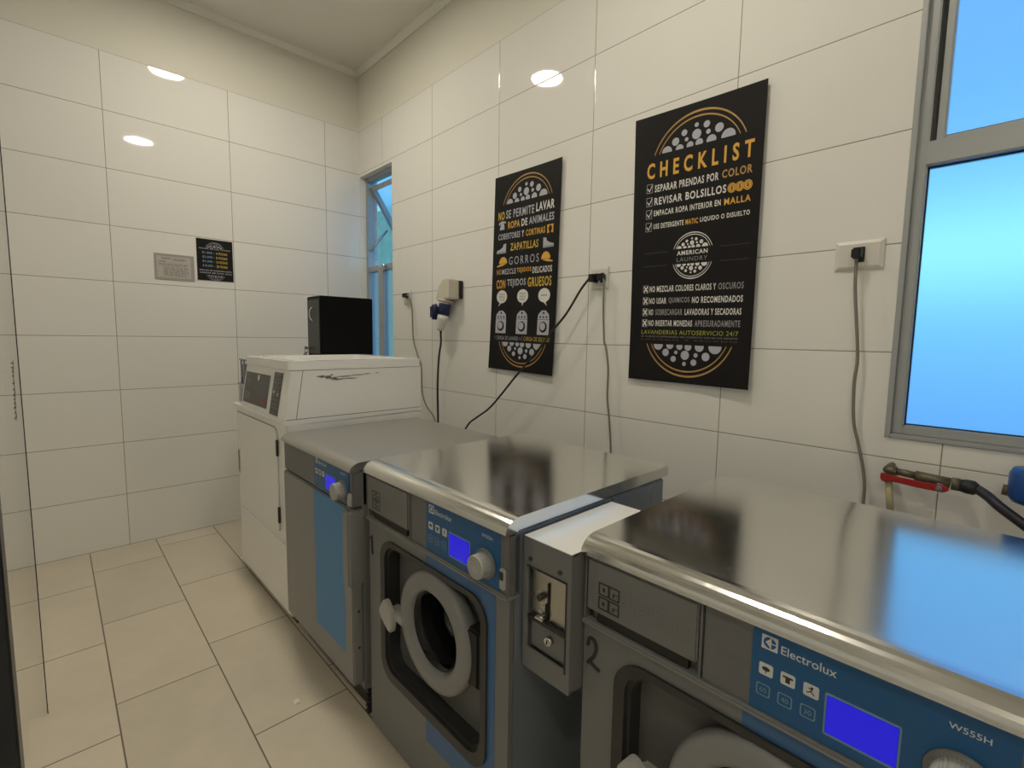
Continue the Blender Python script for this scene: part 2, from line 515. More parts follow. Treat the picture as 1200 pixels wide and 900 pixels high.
# the large one by the washers
w2 = structure_root('window_2', (.03, (W2a + W2b) / 2, WZ0))
bm = BM()
ring_frame(bm, -.006, .075, W2a - .001, W2b + .001, WZ0 + .001, WZ1 - .001, .012, .002)
ring_frame(bm, .010, .07, W2a - .012, W2b + .012, WZ0 + .012, WZ1 - .012, .026, .003)
mesh_obj('frame', bm, 'aluminium', w2)
bm = BM(); addbox(bm, .006, .06, W2b + .03, W2a - .034, 1.704, 1.766, .003); mesh_obj('transom', bm, 'aluminium', w2)
bm = BM(); ring_frame(bm, .045, .068, W2a - .036, W2b + .036, 1.764, WZ1 - .036, .02, 0)
mesh_obj('recess_shade', bm, 'aluminium_shade', w2)  # backing in darker metal, the shade between frame and sash put into its colour
bm = BM(); ring_frame(bm, .020, .050, W2a - .050, W2b + .050, 1.758, WZ1 - .048, .018, .003)
s_ = mesh_obj('sash', bm, 'aluminium', w2)
bm = BM(); addbox(bm, .032, .038, W2b + .064, W2a - .065, 1.772, WZ1 - .062)
mesh_obj('upper_pane', bm, 'upper_glass', w2)
bm = BM(); addbox(bm, .036, .042, W2b + .036, W2a - .036, WZ0 + .04, 1.706)
mesh_obj('lower_pane', bm, 'frosted_glass', w2)['label'] = 'frosted pale blue lower pane'
bm = BM(); ring_frame(bm, .030, .036, W2a - .037, W2b + .037, WZ0 + .037, 1.705, .004, 0)
mesh_obj('gasket', bm, 'gasket', w2)
# the small one in the corner, top vent pushed open
w1 = structure_root('window_1', (.06, (W1a + W1b) / 2, WZ0))
bm = BM(); ring_frame(bm, .045, .10, W1a - .001, W1b + .001, WZ0 + .001, WZ1 - .001, .028, .003)
addbox(bm, .05, .095, W1b + .028, W1a - .028, 1.70, 1.74, .002)
mesh_obj('frame', bm, 'aluminium', w1)
bm = BM(); addbox(bm, .05, .095, -.255, -.178, WZ0 + .03, 1.70, .003); mesh_obj('mullion', bm, 'aluminium', w1)
bm = BM(); addbox(bm, .068, .074, W1b + .026, -.255, WZ0 + .028, 1.702); addbox(bm, .068, -.0 + .074, -.178, W1a - .026, WZ0 + .028, 1.702); mesh_obj('lower_pane', bm, 'frosted_glass', w1)
ang = math.radians(33)
Rm = Matrix.Translation((.075, 0, WZ1 - .06)) @ Matrix.Rotation(-ang, 4, 'Y') @ Matrix.Translation((-.075, 0, -(WZ1 - .06)))
bm = BM(); ring_frame(bm, .055, .095, W1a - .032, W1b + .032, 1.765, WZ1 - .06, .034, .003)
bmesh.ops.transform(bm, matrix=Rm, verts=bm.verts[:]); mesh_obj('vent_sash', bm, 'aluminium', w1)
bm = BM(); addbox(bm, .072, .077, W1b + .056, W1a - .056, 1.789, WZ1 - .084)
bmesh.ops.transform(bm, matrix=Rm, verts=bm.verts[:]); mesh_obj('vent_pane', bm, 'upper_glass', w1)
bm = BM()
addtube(bm, [(.06, W1a - .034, 1.86), (.20, W1a - .034, 2.03)], .009, 8, sub=1)
addtube(bm, [(.06, W1b + .034, 1.86), (.20, W1b + .034, 2.03)], .009, 8, sub=1)
mesh_obj('stay_arm', bm, 'aluminium', w1)
bm = BM(); addcyl(bm, (.04, -.31, 1.72), (.015, -.31, 1.72), .012); addbox(bm, .012, .024, -.32, -.25, 1.712, 1.728, .003)
mesh_obj('latch', bm, 'chrome', w1)
# neighbouring garden wall seen through the open vent
bm = BM(); addbox(bm, 1.3, 1.45, -.2, 3.2, 0, 2.75); structure('wall_outside', bm, 'outside_render')

# glass door leaf at the left --------------------------------------------
d1 = structure_root('door_1', (-1.790, -1.90, 0))
bm = BM(); addbox(bm, -1.7945, -1.7865, -2.40, -1.397, .012, 2.2)
mesh_obj('pane', bm, 'door_glass', d1)['label'] = 'clear glass sheet of the door'
bm = BM(); addbox(bm, -1.7950, -1.7852, -1.3965, -1.3945, .0, 2.2); mesh_obj('edge_strip', bm, 'dark_metal', d1)
bm = BM(); addbox(bm, -1.812, -1.781, -2.46, -2.40, 0, 2.26, .003); mesh_obj('stile', bm, 'dark_metal', d1)

bm = BM(); fnd = lambda a, b: (-1.7860, a, b)
rk = random.Random(8); z = 1.150
while z > 1.015:
    h_ = rk.uniform(.008, .016); w_ = rk.uniform(.03, .09); y_ = -1.70 - (1.15 - z) * .35
    put_polys(bm, stroke([(y_ - w_ / 2, z), (y_ + w_ / 2, z - h_ * .4)], .004) + stroke([(y_ + w_ / 2, z), (y_ + w_ / 2 - .01, z - h_)], .012), fnd)
    z -= h_ * 1.15
mesh_obj('sticker_lettering', bm, 'scuff', d1)
# ceiling lamps and one added fill light -------------------------------------------------------------
lamps = [(-1.0, -.94, 'round flush ceiling light panel nearest the back wall'),
         (-.98, -2.68, 'round flush ceiling light panel above the numbered washers'),
         (-2.5, -4.1, 'added round fill light panel, out of view over the far left end of the room')]  # added out of view to brighten the machine fronts and dryer side
for x, y, lb in lamps:
    t = thing('ceiling_light', lb, 'light', (x, y, ZC), 'round ceiling lights')
    bm = BM(); addlathe(bm, [(.108, 0), (.126, 0), (.128, -.006), (.122, -.013), (.110, -.013), (.108, -.010)], (x, y, ZC), (0, 0, 1), closed=True)
    mesh_obj('rim', bm, 'lamp_rim', t)
    bm = BM(); addcyl(bm, (x, y, ZC - .0005), (x, y, ZC - .009), .1085, seg=48); mesh_obj('diffuser', bm, 'lamp_glow', t)

# ------------------------------------------------------------------ washing machines (built at a local origin, then copied)
def copy_tree(o, parent=None):
    c = o.copy(); C.objects.link(c)
    if parent is not None: c.parent = parent
    for ch in [k for k in bpy.data.objects if k.parent == o]: copy_tree(ch, c)
    return c

def icon_fn(d):           # decals on a face looking to -x, local coordinates (s to the right, z up)
    return lambda a, b: (d, -a, b)

def lid_profile(x0, x1, z0, z1, r=.028, nose=.016):
    P = [(x1, z0), (x1, z1), (x0 + r, z1)]
    for i in range(1, 9):
        t = PI / 2 + PI / 2 * i / 8
        P.append((x0 - nose + (r + nose) * (1 + math.cos(t)), z1 - (z1 - z0 + .002) * (1 - math.sin(t))))
    P += [(x0 - nose, z0 - .003), (x0 - nose + .004, z0 - .005), (x0 + .02, z0 - .004), (x0 + .02, z0)]
    return P

def emblem(bm, fn, cx, cy, s, fg, bgm):
    """square mark with a cut disc and a quarter wedge"""
    put_shape(bm, [rect(cx - s, cx + s, cy - s, cy + s), circ(cx, cy, s * .8)], fn, fg)
    put_polys(bm, [[(cx - .55 * s, cy), (cx + .05 * s, cy + .62 * s), (cx + .05 * s, cy - .62 * s)]], fn, fg)
    put_polys(bm, [stroke([(cx + .12 * s, cy + .75 * s), (cx + .12 * s, cy - .75 * s)], s * .14)[0]], fn, fg)
    put_polys(bm, stroke([(cx + .12 * s, cy), (cx + .75 * s, cy)], s * .14), fn, fg)

def control_overlay(parent, d, s0, s1, z0, z1, k=1.0):
    """blue fascia with screen, six keys, knob; s0..s1, z0..z1 the blue area"""
    W = s1 - s0; H = z1 - z0
    S = lambda a: s0 + a * W
    Z = lambda b: z0 + b * H
    boxobj('blue_fascia', 'blue_panel', parent, (d - .0015, d + .001, -s1, -s0, z0, z1))
    fn = icon_fn(d - .0019)
    PM = ['print_white', 'print_soft']
    bm = BM(); emblem(bm, fn, S(.085), Z(.865), H * .085, 0, 1); mesh_obj('maker_emblem', bm, PM, parent)
    bm = BM(); put_text(bm, 'Electrolux', S(.14), S(.385), Z(.795), Z(.895), fn, 0, bold=.008); mesh_obj('maker_lettering', bm, PM, parent)
    bm = BM(); put_text(bm, 'W555H', S(.785), S(.915), Z(.81), Z(.87), fn, 0, bold=.005); mesh_obj('type_lettering', bm, PM, parent)
    for i, a in enumerate((.075, .18, .285)):
        c = (S(a), Z(.53)); q = .0095
        bm = BM(); put_shape(bm, [rrect(c[0] - q, c[0] + q, c[1] - q, c[1] + q, .003)], fn, 0); mesh_obj('programme_key', bm, PM, parent); bm = BM()
        c2 = (S(a - .008), Z(.27)); q = .0095
        put_shape(bm, [rrect(c2[0] - q, c2[0] + q, c2[1] - q, c2[1] + q, .003), rrect(c2[0] - q * .84, c2[0] + q * .84, c2[1] - q * .84, c2[1] + q * .84, .0025)], fn, 1)
        put_text(bm, ['60', '40', '30'][i], c2[0] - q * .5, c2[0] + q * .5, c2[1] - q * .4, c2[1] + q * .4, fn, 1)
        mesh_obj('programme_key', bm, PM, parent)
    bm = BM()
    put_shape(bm, [rrect(S(.345), S(.64), Z(.12), Z(.60), .003), rrect(S(.352), S(.633), Z(.145), Z(.575), .002)], fn, 1)
    mesh_obj('screen_frame', bm, PM, parent)
    bm = BM(); fn2 = icon_fn(d - .0022)
    a = S(.075); z = Z(.53)
    put_shape(bm, [circ(a, z + .001, .0055, .0035, 12)], fn2); put_polys(bm, stroke([(a, z - .005), (a, z + .002)], .0014), fn2)
    a = S(.18)
    put_polys(bm, [rect(a - .003, a + .003, z - .0055, z + .004), rect(a - .0065, a + .0065, z + .0015, z + .0045)], fn2)
    a = S(.285)
    put_shape(bm, [circ(a + .001, z + .0045, .0018, n=10)], fn2)
    put_polys(bm, stroke([(a - .005, z - .004), (a, z - .001), (a + .001, z + .002), (a - .003, z + .003)], .0015) + stroke([(a, z - .001), (a + .004, z - .005)], .0015), fn2)
    mesh_obj('key_symbols', bm, 'print_dark', parent)
    boxobj('screen', 'lcd', parent, (d - .0028, d - .0015, -S(.63), -S(.355), Z(.15), Z(.57)))
    # knob
    ks, kz = S(.835), Z(.36)
    bm = BM()
    addlathe(bm, [(0, 0), (.033, 0), (.0335, .002), (.032, .005), (0, .005)], (d - .001, -ks, kz), (-1, 0, 0))
    kb = mesh_obj('knob', bm, 'grey_paint', parent)
    bm = BM(); N = 40; prof = []
    A = []; B = []
    for i in range(N * 2):
        r = .0268 if i % 2 else .0252
        t = 2 * PI * i / (N * 2)
        A.append(bm.verts.new((d - .006, -ks + r * math.cos(t), kz + r * math.sin(t)))); B.append(bm.verts.new((d - .030, -ks + r * .97 * math.cos(t), kz + r * .97 * math.sin(t))))
    bm.faces.new(A); bm.faces.new(B[::-1])
    for i in range(N * 2): bm.faces.new((A[i], B[i], B[(i + 1) % (2 * N)], A[(i + 1) % (2 * N)]))
    bmesh.ops.recalc_face_normals(bm, faces=bm.faces[:])
    mesh_obj('knob_grip', bm, 'light_plastic', kb)
    bm = BM(); addlathe(bm, [(.0262, .029), (.0255, .033), (.0225, .0335), (.0222, .0315), (.017, .0312), (.016, .033), (.0135, .033), (.0125, .031), (0, .031)], (d, -ks, kz), (-1, 0, 0))
    mesh_obj('knob_cap', bm, 'light_plastic', kb)

def make_washer():
    root = thing('washing_machine', '', 'washing machine', (0, 0, 0), 'numbered stainless topped washing machines')
    W = .62
    cv = lambda a, b, t: (t, -a, b)
    bm = BM()
    addbox(bm, .36, .62, -W, 0, .025, .826, .004); addbox(bm, .012, .36, -.016, 0, .025, .826, .003)
    addbox(bm, .012, .36, -W, -W + .016, .025, .826, .003); addbox(bm, .012, .36, -W + .016, -.016, .025, .05); addbox(bm, .03, .36, -W + .016, -.016, .68, .826)
    mesh_obj('cabinet', bm, 'side_paint', root)
    bm = BM(); addbox(bm, .07, .55, -W - .0012, -W + .001, .70, .815, .0005); addbox(bm, .553, .615, -W - .0012, -W + .001, .03, .82, .0005)
    mesh_obj('side_cover', bm, 'side_paint', root)
    # lower front with opening
    bm = BM()
    slab_with_hole(bm, [rrect(0, W, .025, .684, .006, 3), rrect(.098, .534, .255, .640, .05, 8)], cv, 0, .012)
    mesh_obj('front_panel', bm, 'grey_paint', root)
    bm = BM()
    slab_with_hole(bm, [rrect(.076, .552, .230, .652, .06, 8), rrect(.100, .532, .258, .638, .05, 8)], cv, -.006, .02)
    slab_with_hole(bm, [rrect(.100, .532, .258, .638, .05, 8), rrect(.108, .524, .266, .630, .045, 8)], cv, .004, .085)
    mesh_obj('opening_rim', bm, 'grey_dark', root)
    bm = BM(); fn = icon_fn(-.0006)
    put_polys(bm, [rect(.305, .578, .642, .681), rect(.538, .578, .205, .642), rect(.305, .578, .16, .250)], fn)
    mesh_obj('blue_graphic', bm, 'blue_light', root)
    bm = BM(); slab_with_hole(bm, [rrect(.106, .526, .264, .632, .045), circ(.345, .485, .125, n=40)], cv, .040, .052)
    mesh_obj('door_plate', bm, 'grey_plate', root)
    # porthole door
    bm = BM()
    c0 = (0, -.345, .485)
    addlathe(bm, [(.128, -.072), (.134, -.036), (.150, -.022), (.153, -.004), (.151, .008), (.143, .0135), (.116, .0145), (.106, .011), (.100, .0), (.097, -.05), (.118, -.072)], c0, (-1, 0, 0), closed=True, seg=64)
    dr = mesh_obj('porthole_door', bm, 'grey_door', root)
    bm = BM(); addlathe(bm, [(0, -.118), (.04, -.115), (.07, -.105), (.088, -.08), (.096, -.03), (.098, .0), (.094, .0), (.092, -.03), (.084, -.078), (.067, -.101), (.04, -.111), (0, -.114)], c0, (-1, 0, 0), seg=48)
    mesh_obj('glass_bowl', bm, 'bowl_glass', dr)
    bm = BM()
    P = [(.118, .425), (.104, .440), (.102, .452), (.124, .484), (.132, .489), (.142, .486), (.166, .465), (.174, .425), (.166, .405), (.150, .405)]
    slab_with_hole(bm, [P], cv, -.026, -.010)
    bmesh.ops.bevel(bm, geom=bm.edges[:], offset=.004, segments=2, affect='EDGES', clamp_overlap=True)
    addbox(bm, -.012, .02, -.215, -.135, .432, .466, .006)
    mesh_obj('door_handle', bm, 'light_plastic', dr)
    bm = BM(); addbox(bm, -.002, .07, -.520, -.475, .42, .56, .006); addbox(bm, .04, .074, -.526, -.44, .38, .60, .004)
    mesh_obj('hinge', bm, 'rubber', dr)
    bm = BM(); addlathe(bm, [(.13, -.10), (.21, -.12), (.215, -.16), (.21, -.22), (.215, -.28), (.21, -.33), (0, -.335)], c0, (-1, 0, 0), seg=48)
    mesh_obj('drum', bm, 'drum', root)
    # ledge, drawer, fascia
    bm = BM()
    addbox(bm, -.010, .03, -W - .003, .003, .681, .692, .004)
    mesh_obj('ledge', bm, 'grey_door', root)
    bm = BM()
    addbox(bm, -.004, .03, -.238, -.234, .692, .823); addbox(bm, -.004, .03, -.006, -.001, .692, .823)
    addbox(bm, .012, .03, -.234, -.006, .692, .823)
    addbox(bm, -.002, .03, -W, -.240, .692, .823, .002)
    fa = mesh_obj('control_fascia', bm, 'grey_fascia', root)
    bm = BM(); addbox(bm, -.008, .004, -.232, -.010, .716, .821, .003)
    dw = mesh_obj('detergent_drawer', bm, 'grey_paint', root)
    bm = BM(); addbox(bm, .0, .0115, -.215, -.030, .694, .7155); mesh_obj('grip_recess_shade', bm, 'rubber', dw)  # dark block under the drawer stands in for the shade of the cavity
    bm = BM(); fn = icon_fn(-.0086)
    for r, zc in enumerate((.769, .741)):
        put_shape(bm, [rrect(.037, .0615, zc - .013, zc + .013, .002), rrect(.0405, .058, zc - .0095, zc + .0095, .001)], fn)
        put_shape(bm, [rrect(.060, .0845, zc - .013, zc + .013, .002), rrect(.0635, .081, zc - .0095, zc + .0095, .001)], fn)
        put_polys(bm, [rect(.046, .052, zc - .004, zc + .004), rect(.069, .073, zc - .007, zc + .001), rect(.073, .080, zc - .001, zc + .001)], fn)
    mesh_obj('drawer_symbols', bm, 'print_dark', dw)
    bm = BM()
    put_polys(bm, [rect(.1065, .108, .728, .792)], fn)
    mesh_obj('drawer_divider', bm, 'print_faint', dw)
    for a in (.130, .166, .203):
        bm = BM()
        put_shape(bm, [rrect(a - .015, a + .015, .744, .774, .002), rrect(a - .014, a + .014, .745, .773, .002)], fn)
        put_shape(bm, [circ(a, .759, .006, n=14), circ(a, .759, .004, n=14)], fn)
        mesh_obj('drawer_pictogram', bm, 'print_faint', dw)
    bm = BM()
    put_text(bm, 'II', .022, .028, .765, .775, fn); put_text(bm, 'I', .024, .026, .737, .747, fn)
    put_shape(bm, [circ(.093, .761, .005, .002, 12)], fn)
    mesh_obj('compartment_marks', bm, 'print_faint', dw)
    bm = BM(); fn = icon_fn(-.0026)
    for z in (.80, .778, .756, .734, .712):
        put_polys(bm, [rect(.268, .272, z - .002, z + .002), rect(.282, .302, z - .0007, z + .0007)], fn)
    mesh_obj('fascia_print', bm, 'print_faint', fa)
    control_overlay(root, -.0025, .314, .592, .6935, .8215)
    bm = BM(); addbox(bm, -.009, .0, -.611, -.594, .702, .748, .003); sw = mesh_obj('stop_switch', bm, 'light_plastic', root)
    bm = BM(); addbox(bm, -.0115, -.008, -.608, -.597, .725, .743, .001); mesh_obj('rocker', bm, 'grey_dark', sw)
    # stainless lid
    bm = BM(); addprism(bm, lid_profile(.0, .64, .831, .86), 'Y', -W - .002, .002)
    for f in bm.faces:
        if abs(f.normal.y) < .5: f.smooth = False
    mesh_obj('steel_lid', bm, 'steel_top', root)
    for fx, fs_ in ((.04, .05), (.04, W - .05), (.57, .05), (.57, W - .05)):
        bm = BM(); addcyl(bm, (fx, -fs_, 0), (fx, -fs_, .03), .02, .016, 16); mesh_obj('foot', bm, 'rubber', root)
    return root

wa = make_washer()
wb = copy_tree(wa)
wa['label'] = 'grey front-loading washing machine marked 1, stainless lid, blue control panel'
wb['label'] = 'grey front-loading washing machine marked 2, nearest, blue light on its stainless lid'
wa.location = (-1.045, -2.152, 0)
wb.location = (-.972, -2.912, -.0)
WBZ = .988                 # the second stands a touch lower on its feet
wb.scale = (1, 1, WBZ)
# hand-drawn numbers on the fronts
bm = BM(); addtube(bm, [(-.001, -.010, .624), (-.001, -.018, .630), (-.001, -.0195, .60), (-.001, -.0215, .578)], .0038, 8)
n1 = mesh_obj('number_mark', bm, 'print_dark', None); n1.parent = wa; n1['label'] = 'black handwritten 1'
bm = BM(); addtube(bm, [(-.001, -.0105, .636), (-.001, -.015, .652), (-.001, -.026, .652), (-.001, -.031, .638), (-.001, -.026, .619), (-.001, -.012, .599)], .0036, 8)
addtube(bm, [(-.001, -.012, .599), (-.001, -.016, .603), (-.001, -.025, .600), (-.001, -.040, .594)], .0036, 8)
n2 = mesh_obj('number_mark', bm, 'print_dark', None); n2.parent = wb; n2['label'] = 'black handwritten 2'

# ------------------------------------------------------------------ coin box bolted to the side of washer 1
cb = thing('coin_box', 'narrow grey metal coin box with slot and lock between washers 1 and 2', 'coin box', (-.86, -2.843, .53))
ya, yb, xf = -2.779, -2.908, -1.012
bm = BM()
slab_with_hole(bm, [rect(-ya, -yb, .530, .818), rect(.0 + 2.792, 2.896, .578, .757)], lambda a, b, t: (t, -a, b), xf, xf + .004)
addbox(bm, xf + .02, -.70, yb, ya, .53, .818); addbox(bm, xf + .004, xf + .02, ya - .004, ya, .53, .818); addbox(bm, xf + .004, xf + .02, yb, yb + .004, .53, .818)
addbox(bm, xf + .004, xf + .02, yb, ya, .814, .818); addbox(bm, xf + .004, xf + .02, yb, ya, .53, .534)
mesh_obj('housing', bm, 'grey_paint', cb)
bm = BM(); addbox(bm, xf + .0005, -.699, yb + .0005, ya - .0005, .8181, .8195); mesh_obj('top_sheet', bm, 'white_enamel', cb)['label'] = 'pale painted top'
bm = BM(); addbox(bm, xf + .010, xf + .0195, -2.893, -2.795, .652, .752, .001)
cp = mesh_obj('coin_plate', bm, 'steel_plain', cb)
bm = BM(); addbox(bm, xf + .006, xf + .0095, -2.845, -2.8415, .665, .735, .0005); addbox(bm, xf + .004, xf + .0095, -2.843, -2.837, .655, .69, .001); mesh_obj('coin_slot', bm, 'rubber', cp)
bm = BM(); addcyl(bm, (xf + .0095, -2.826, .700), (xf - .002, -2.826, .700), .007, seg=16); mesh_obj('return_button', bm, 'grey_dark', cp)
bm = BM(); addcyl(bm, (xf + .008, -2.833, .66), (xf - .004, -2.833, .66), .004, seg=12); addbox(bm, xf - .006, xf + .004, -2.84, -2.818, .655, .66, .001); mesh_obj('coin_lever', bm, 'chrome', cp)
bm = BM(); addbox(bm, xf - .001, xf + .012, -2.896, -2.792, .643, .651, .001); addbox(bm, xf - .002, xf + .002, -2.898, -2.790, .756, .760, .0005); addbox(bm, xf - .002, xf + .002, -2.8985, -2.8955, .57, .76, .0005)
mesh_obj('trim_bar', bm, 'grey_dark', cb)
bm = BM(); addbox(bm, xf + .010, xf + .0195, -2.893, -2.795, .58, .642, .001); mesh_obj('cash_drawer', bm, 'grey_paint', cb)
bm = BM(); addcyl(bm, (xf + .012, -2.85, .615), (xf - .001, -2.85, .615), .0085, seg=20); addcyl(bm, (xf - .0005, -2.85, .615), (xf - .0025, -2.85, .615), .005, seg=16)
lk = mesh_obj('lock', bm, 'chrome', cb)
bm = BM(); addbox(bm, xf - .0035, xf - .002, -2.851, -2.849, .611, .619); mesh_obj('keyhole', bm, 'rubber', lk)
for y in (-2.800, -2.880):
    bm = BM(); addcyl(bm, (xf, y, .775), (xf - .004, y, .775), .0045, seg=14); mesh_obj('screw', bm, 'grey_dark', cb)

# ------------------------------------------------------------------ grey tumble dryer with blue door
td = thing('tumble_dryer', 'grey tumble dryer with a blue door band, between white dryer and washer 1', 'tumble dryer', (-1.08, -1.517, 0))
def T(x0, x1, s0, s1, z0, z1): return (-1.08 + x0, -1.08 + x1, -1.517 - s1, -1.517 - s0, z0, z1)
TW = .595
boxobj('cabinet', 'grey_paint', td, T(.035, .60, 0, TW, .10, .82), .003)
bm = BM(); addbox(bm, *T(.07, .57, .02, TW - .02, 0, .10)); mesh_obj('plinth', bm, 'grey_dark', td)
bm = BM()
for i in range(5): addbox(bm, *T(.045, .56, TW - .022, TW - .004, .012 + i * .018, .020 + i * .018))
mesh_obj('vent_grille', bm, 'grey_dark', td)
dd = boxobj('door', 'grey_door', td, T(.0, .034, .0, TW - .008, .125, .703), .004)
fnT = lambda d: (lambda a, b: (-1.08 + d, -1.517 - a, b))
bm = BM(); put_polys(bm, [rect(.298, .532, .216, .700)], fnT(-.0006)); mesh_obj('blue_band', bm, 'blue_band', dd)
bm = BM(); addbox(bm, *T(-.012, .050, TW - .050, TW - .003, .455, .697), bev=.007, seg=3); mesh_obj('door_handle', bm, 'grey_door', dd)
for z in (.66, .50, .37, .25):
    bm = BM(); c = T(.02, .02, TW - .009, TW - .009, z, z); addcyl(bm, (c[0], c[2] + .002, z), (c[0], c[2] - .003, z), .004, seg=10); mesh_obj('screw', bm, 'grey_dark', dd)
bm = BM(); addbox(bm, *T(.004, .05, 0, TW, .709, .822), bev=.003); fz = mesh_obj('control_fascia', bm, 'grey_fascia', td)
tmp = bpy.data.objects.new('tmp', None); C.objects.link(tmp)
kids0 = set(bpy.data.objects)
control_overlay(tmp, .003, .305, .572, .7105, .8205)
for o in [k for k in bpy.data.objects if k not in kids0 and k.parent == tmp]:
    o.parent = td
bpy.data.objects.remove(tmp)
bm = BM(); addbox(bm, *T(-.006, .006, .573, .589, .712, .752), bev=.003); mesh_obj('stop_switch', bm, 'light_plastic', td)
bm = BM(); addprism(bm, [(-1.08 + a, b) for a, b in lid_profile(.005, .60, .824, .848, r=.026, nose=.012)], 'Y', -1.517 - TW - .002, -1.515); mesh_obj('steel_lid', bm, 'steel_worn', td)

# ------------------------------------------------------------------ white coin dryer
wd = thing('coin_dryer', 'tall white enamel clothes dryer with black control display, in the back corner', 'clothes dryer', (-1.045, -.735, 0))
X0, Y0 = -1.045, -.735
DW = .715
def D(x0, x1, s0, s1, z0, z1): return (X0 + x0, X0 + x1, Y0 - s1, Y0 - s0, z0, z1)
boxobj('cabinet', 'white_enamel', wd, D(.0, .64, .0, DW, .045, .868), .006)
bm = BM(); addprism(bm, [(X0 + a, b) for a, b in ((.64, .868), (.64, .884), (-.002, .884), (-.010, .878), (-.010, .866), (-.004, .862), (.01, .862))], 'Y', Y0 - DW - .001, Y0 + .012)
mesh_obj('shelf_lip', bm, 'white_enamel', wd)
bm = BM()
P = [(.022, .392), (.604, .392), (.612, .400), (.612, .800), (.604, .825), (.585, .838), (.022, .838)]
Pi = [(.026, .396), (.598, .396), (.608, .406), (.608, .773), (.558, .834), (.026, .834)]
slab_with_hole(bm, [P], lambda a, b, t: (X0 + t, Y0 - a, b), -.007, .0)
dr = mesh_obj('door', bm, 'white_enamel', wd)
bm = BM(); put_shape(bm, [[(x * 1 - .003 if x < .3 else x + .0018, y - .0022 if y < .6 else y + .0022) for x, y in P], P], lambda a, b: (X0 - .0008, Y0 - a, b)); mesh_obj('door_gap', bm, 'scuff', dr)
bm = BM(); addbox(bm, *D(-.010, -.004, .034, .064, .525, .655), bev=.002); hd = mesh_obj('door_pull', bm, 'white_lid', dr)
bm = BM(); addbox(bm, *D(-.0115, -.0095, .042, .058, .535, .645)); mesh_obj('pull_recess', bm, 'scuff', hd)
for z in (.755, .465):
    bm = BM(); addbox(bm, *D(-.010, .0, .611, .622, z - .035, z + .035), bev=.002); mesh_obj('hinge', bm, 'grey_dark', dr)
bm = BM()
P = [(.012, .06), (.703, .06), (.703, .345), (.690, .352), (.012, .352)]
slab_with_hole(bm, [P], lambda a, b, t: (X0 + t, Y0 - a, b), -.004, .0); mesh_obj('lower_panel', bm, 'white_enamel', wd)
bm = BM(); addbox(bm, *D(.03, .6, .02, .69, .0, .045)); mesh_obj('base', bm, 'grey_dark', wd)
bm = BM(); addbox(bm, *D(-.0005, .02, DW - .02, DW + .0008, .329, .332)); mesh_obj('side_seam', bm, 'scuff', wd)
# console: front leans back
CL = .118
def xs(z): return X0 - .008 + (z - .884) * .165
bm = BM(); addprism(bm, [(xs(.884), .884), (xs(1.083), 1.083), (X0 + .637, 1.083), (X0 + .637, .884)], 'Y', Y0 - DW, Y0 - CL)
co = mesh_obj('console', bm, 'white_enamel', wd)
bm = BM(); put_polys(bm, [[(X0 + .040, .884), (X0 + .0425, .884), (X0 + .0745, 1.083), (X0 + .072, 1.083)]], lambda a, b: (a, Y0 - DW - .0005, b))
put_polys(bm, [rect(X0 + .0, X0 + .637, .8835, .886)], lambda a, b: (a, Y0 - DW - .0012, b)); mesh_obj('end_cap_seam', bm, 'scuff', co)
fnC = lambda o: (lambda a, b: (xs(b) - o, Y0 - a, b))
bm = BM(); put_polys(bm, [rect(.135, .495, .905, 1.05)], fnC(.0015)); put_shape(bm, [rect(.130, .50, .90, 1.055), rect(.135, .495, .905, 1.05)], fnC(.002), 1)
dp = mesh_obj('display', bm, ['console_black', 'white_lid'], co)
bm = BM()
put_shape(bm, [circ(.335, 1.031, .014, n=16)], fnC(.0025), 0)
mesh_obj('display_lamp', bm, ['white_lid', 'keypad_ink', 'red_ink'], dp); bm = BM()
put_text(bm, 'GAS', .175, .225, 1.005, 1.018, fnC(.0025), 1); put_text(bm, 'DRY', .175, .215, .985, .998, fnC(.0025), 1)
mesh_obj('display_lettering', bm, ['white_lid', 'keypad_ink', 'red_ink'], dp); bm = BM()
for r in range(3):
    for c in range(3): put_polys(bm, [rect(.165 + c * .026, .182 + c * .026, .925 + r * .012, .933 + r * .012)], fnC(.0025), 1)
mesh_obj('digit_block', bm, ['white_lid', 'keypad_ink', 'red_ink'], dp); bm = BM()
put_polys(bm, [rect(.35, .47, .938, .942), rect(.35, .47, .930, .934), rect(.39, .47, .919, .925)], fnC(.0025), 2)
mesh_obj('red_notice', bm, ['white_lid', 'keypad_ink', 'red_ink'], dp)
bm = BM(); put_polys(bm, [rect(.535, .640, .892, 1.070)], fnC(.0015)); kp = mesh_obj('keypad', bm, 'console_black', co)
bm = BM()
for i in range(5):
    z = 1.052 - i * .035
    put_shape(bm, [rrect(.545, .585, z - .012, z + .012, .003), rrect(.547, .583, z - .010, z + .010, .003)], fnC(.0025), 0)
    put_shape(bm, [rrect(.590, .630, z - .012, z + .012, .003), rrect(.592, .628, z - .010, z + .010, .003)], fnC(.0025), 0)
put_shape(bm, [circ(.563, .987, .007, n=12)], fnC(.003), 1); put_shape(bm, [circ(.612, .980, .007, n=12)], fnC(.003), 1)
mesh_obj('keypad_print', bm, ['keypad_ink', 'white_lid'], kp)
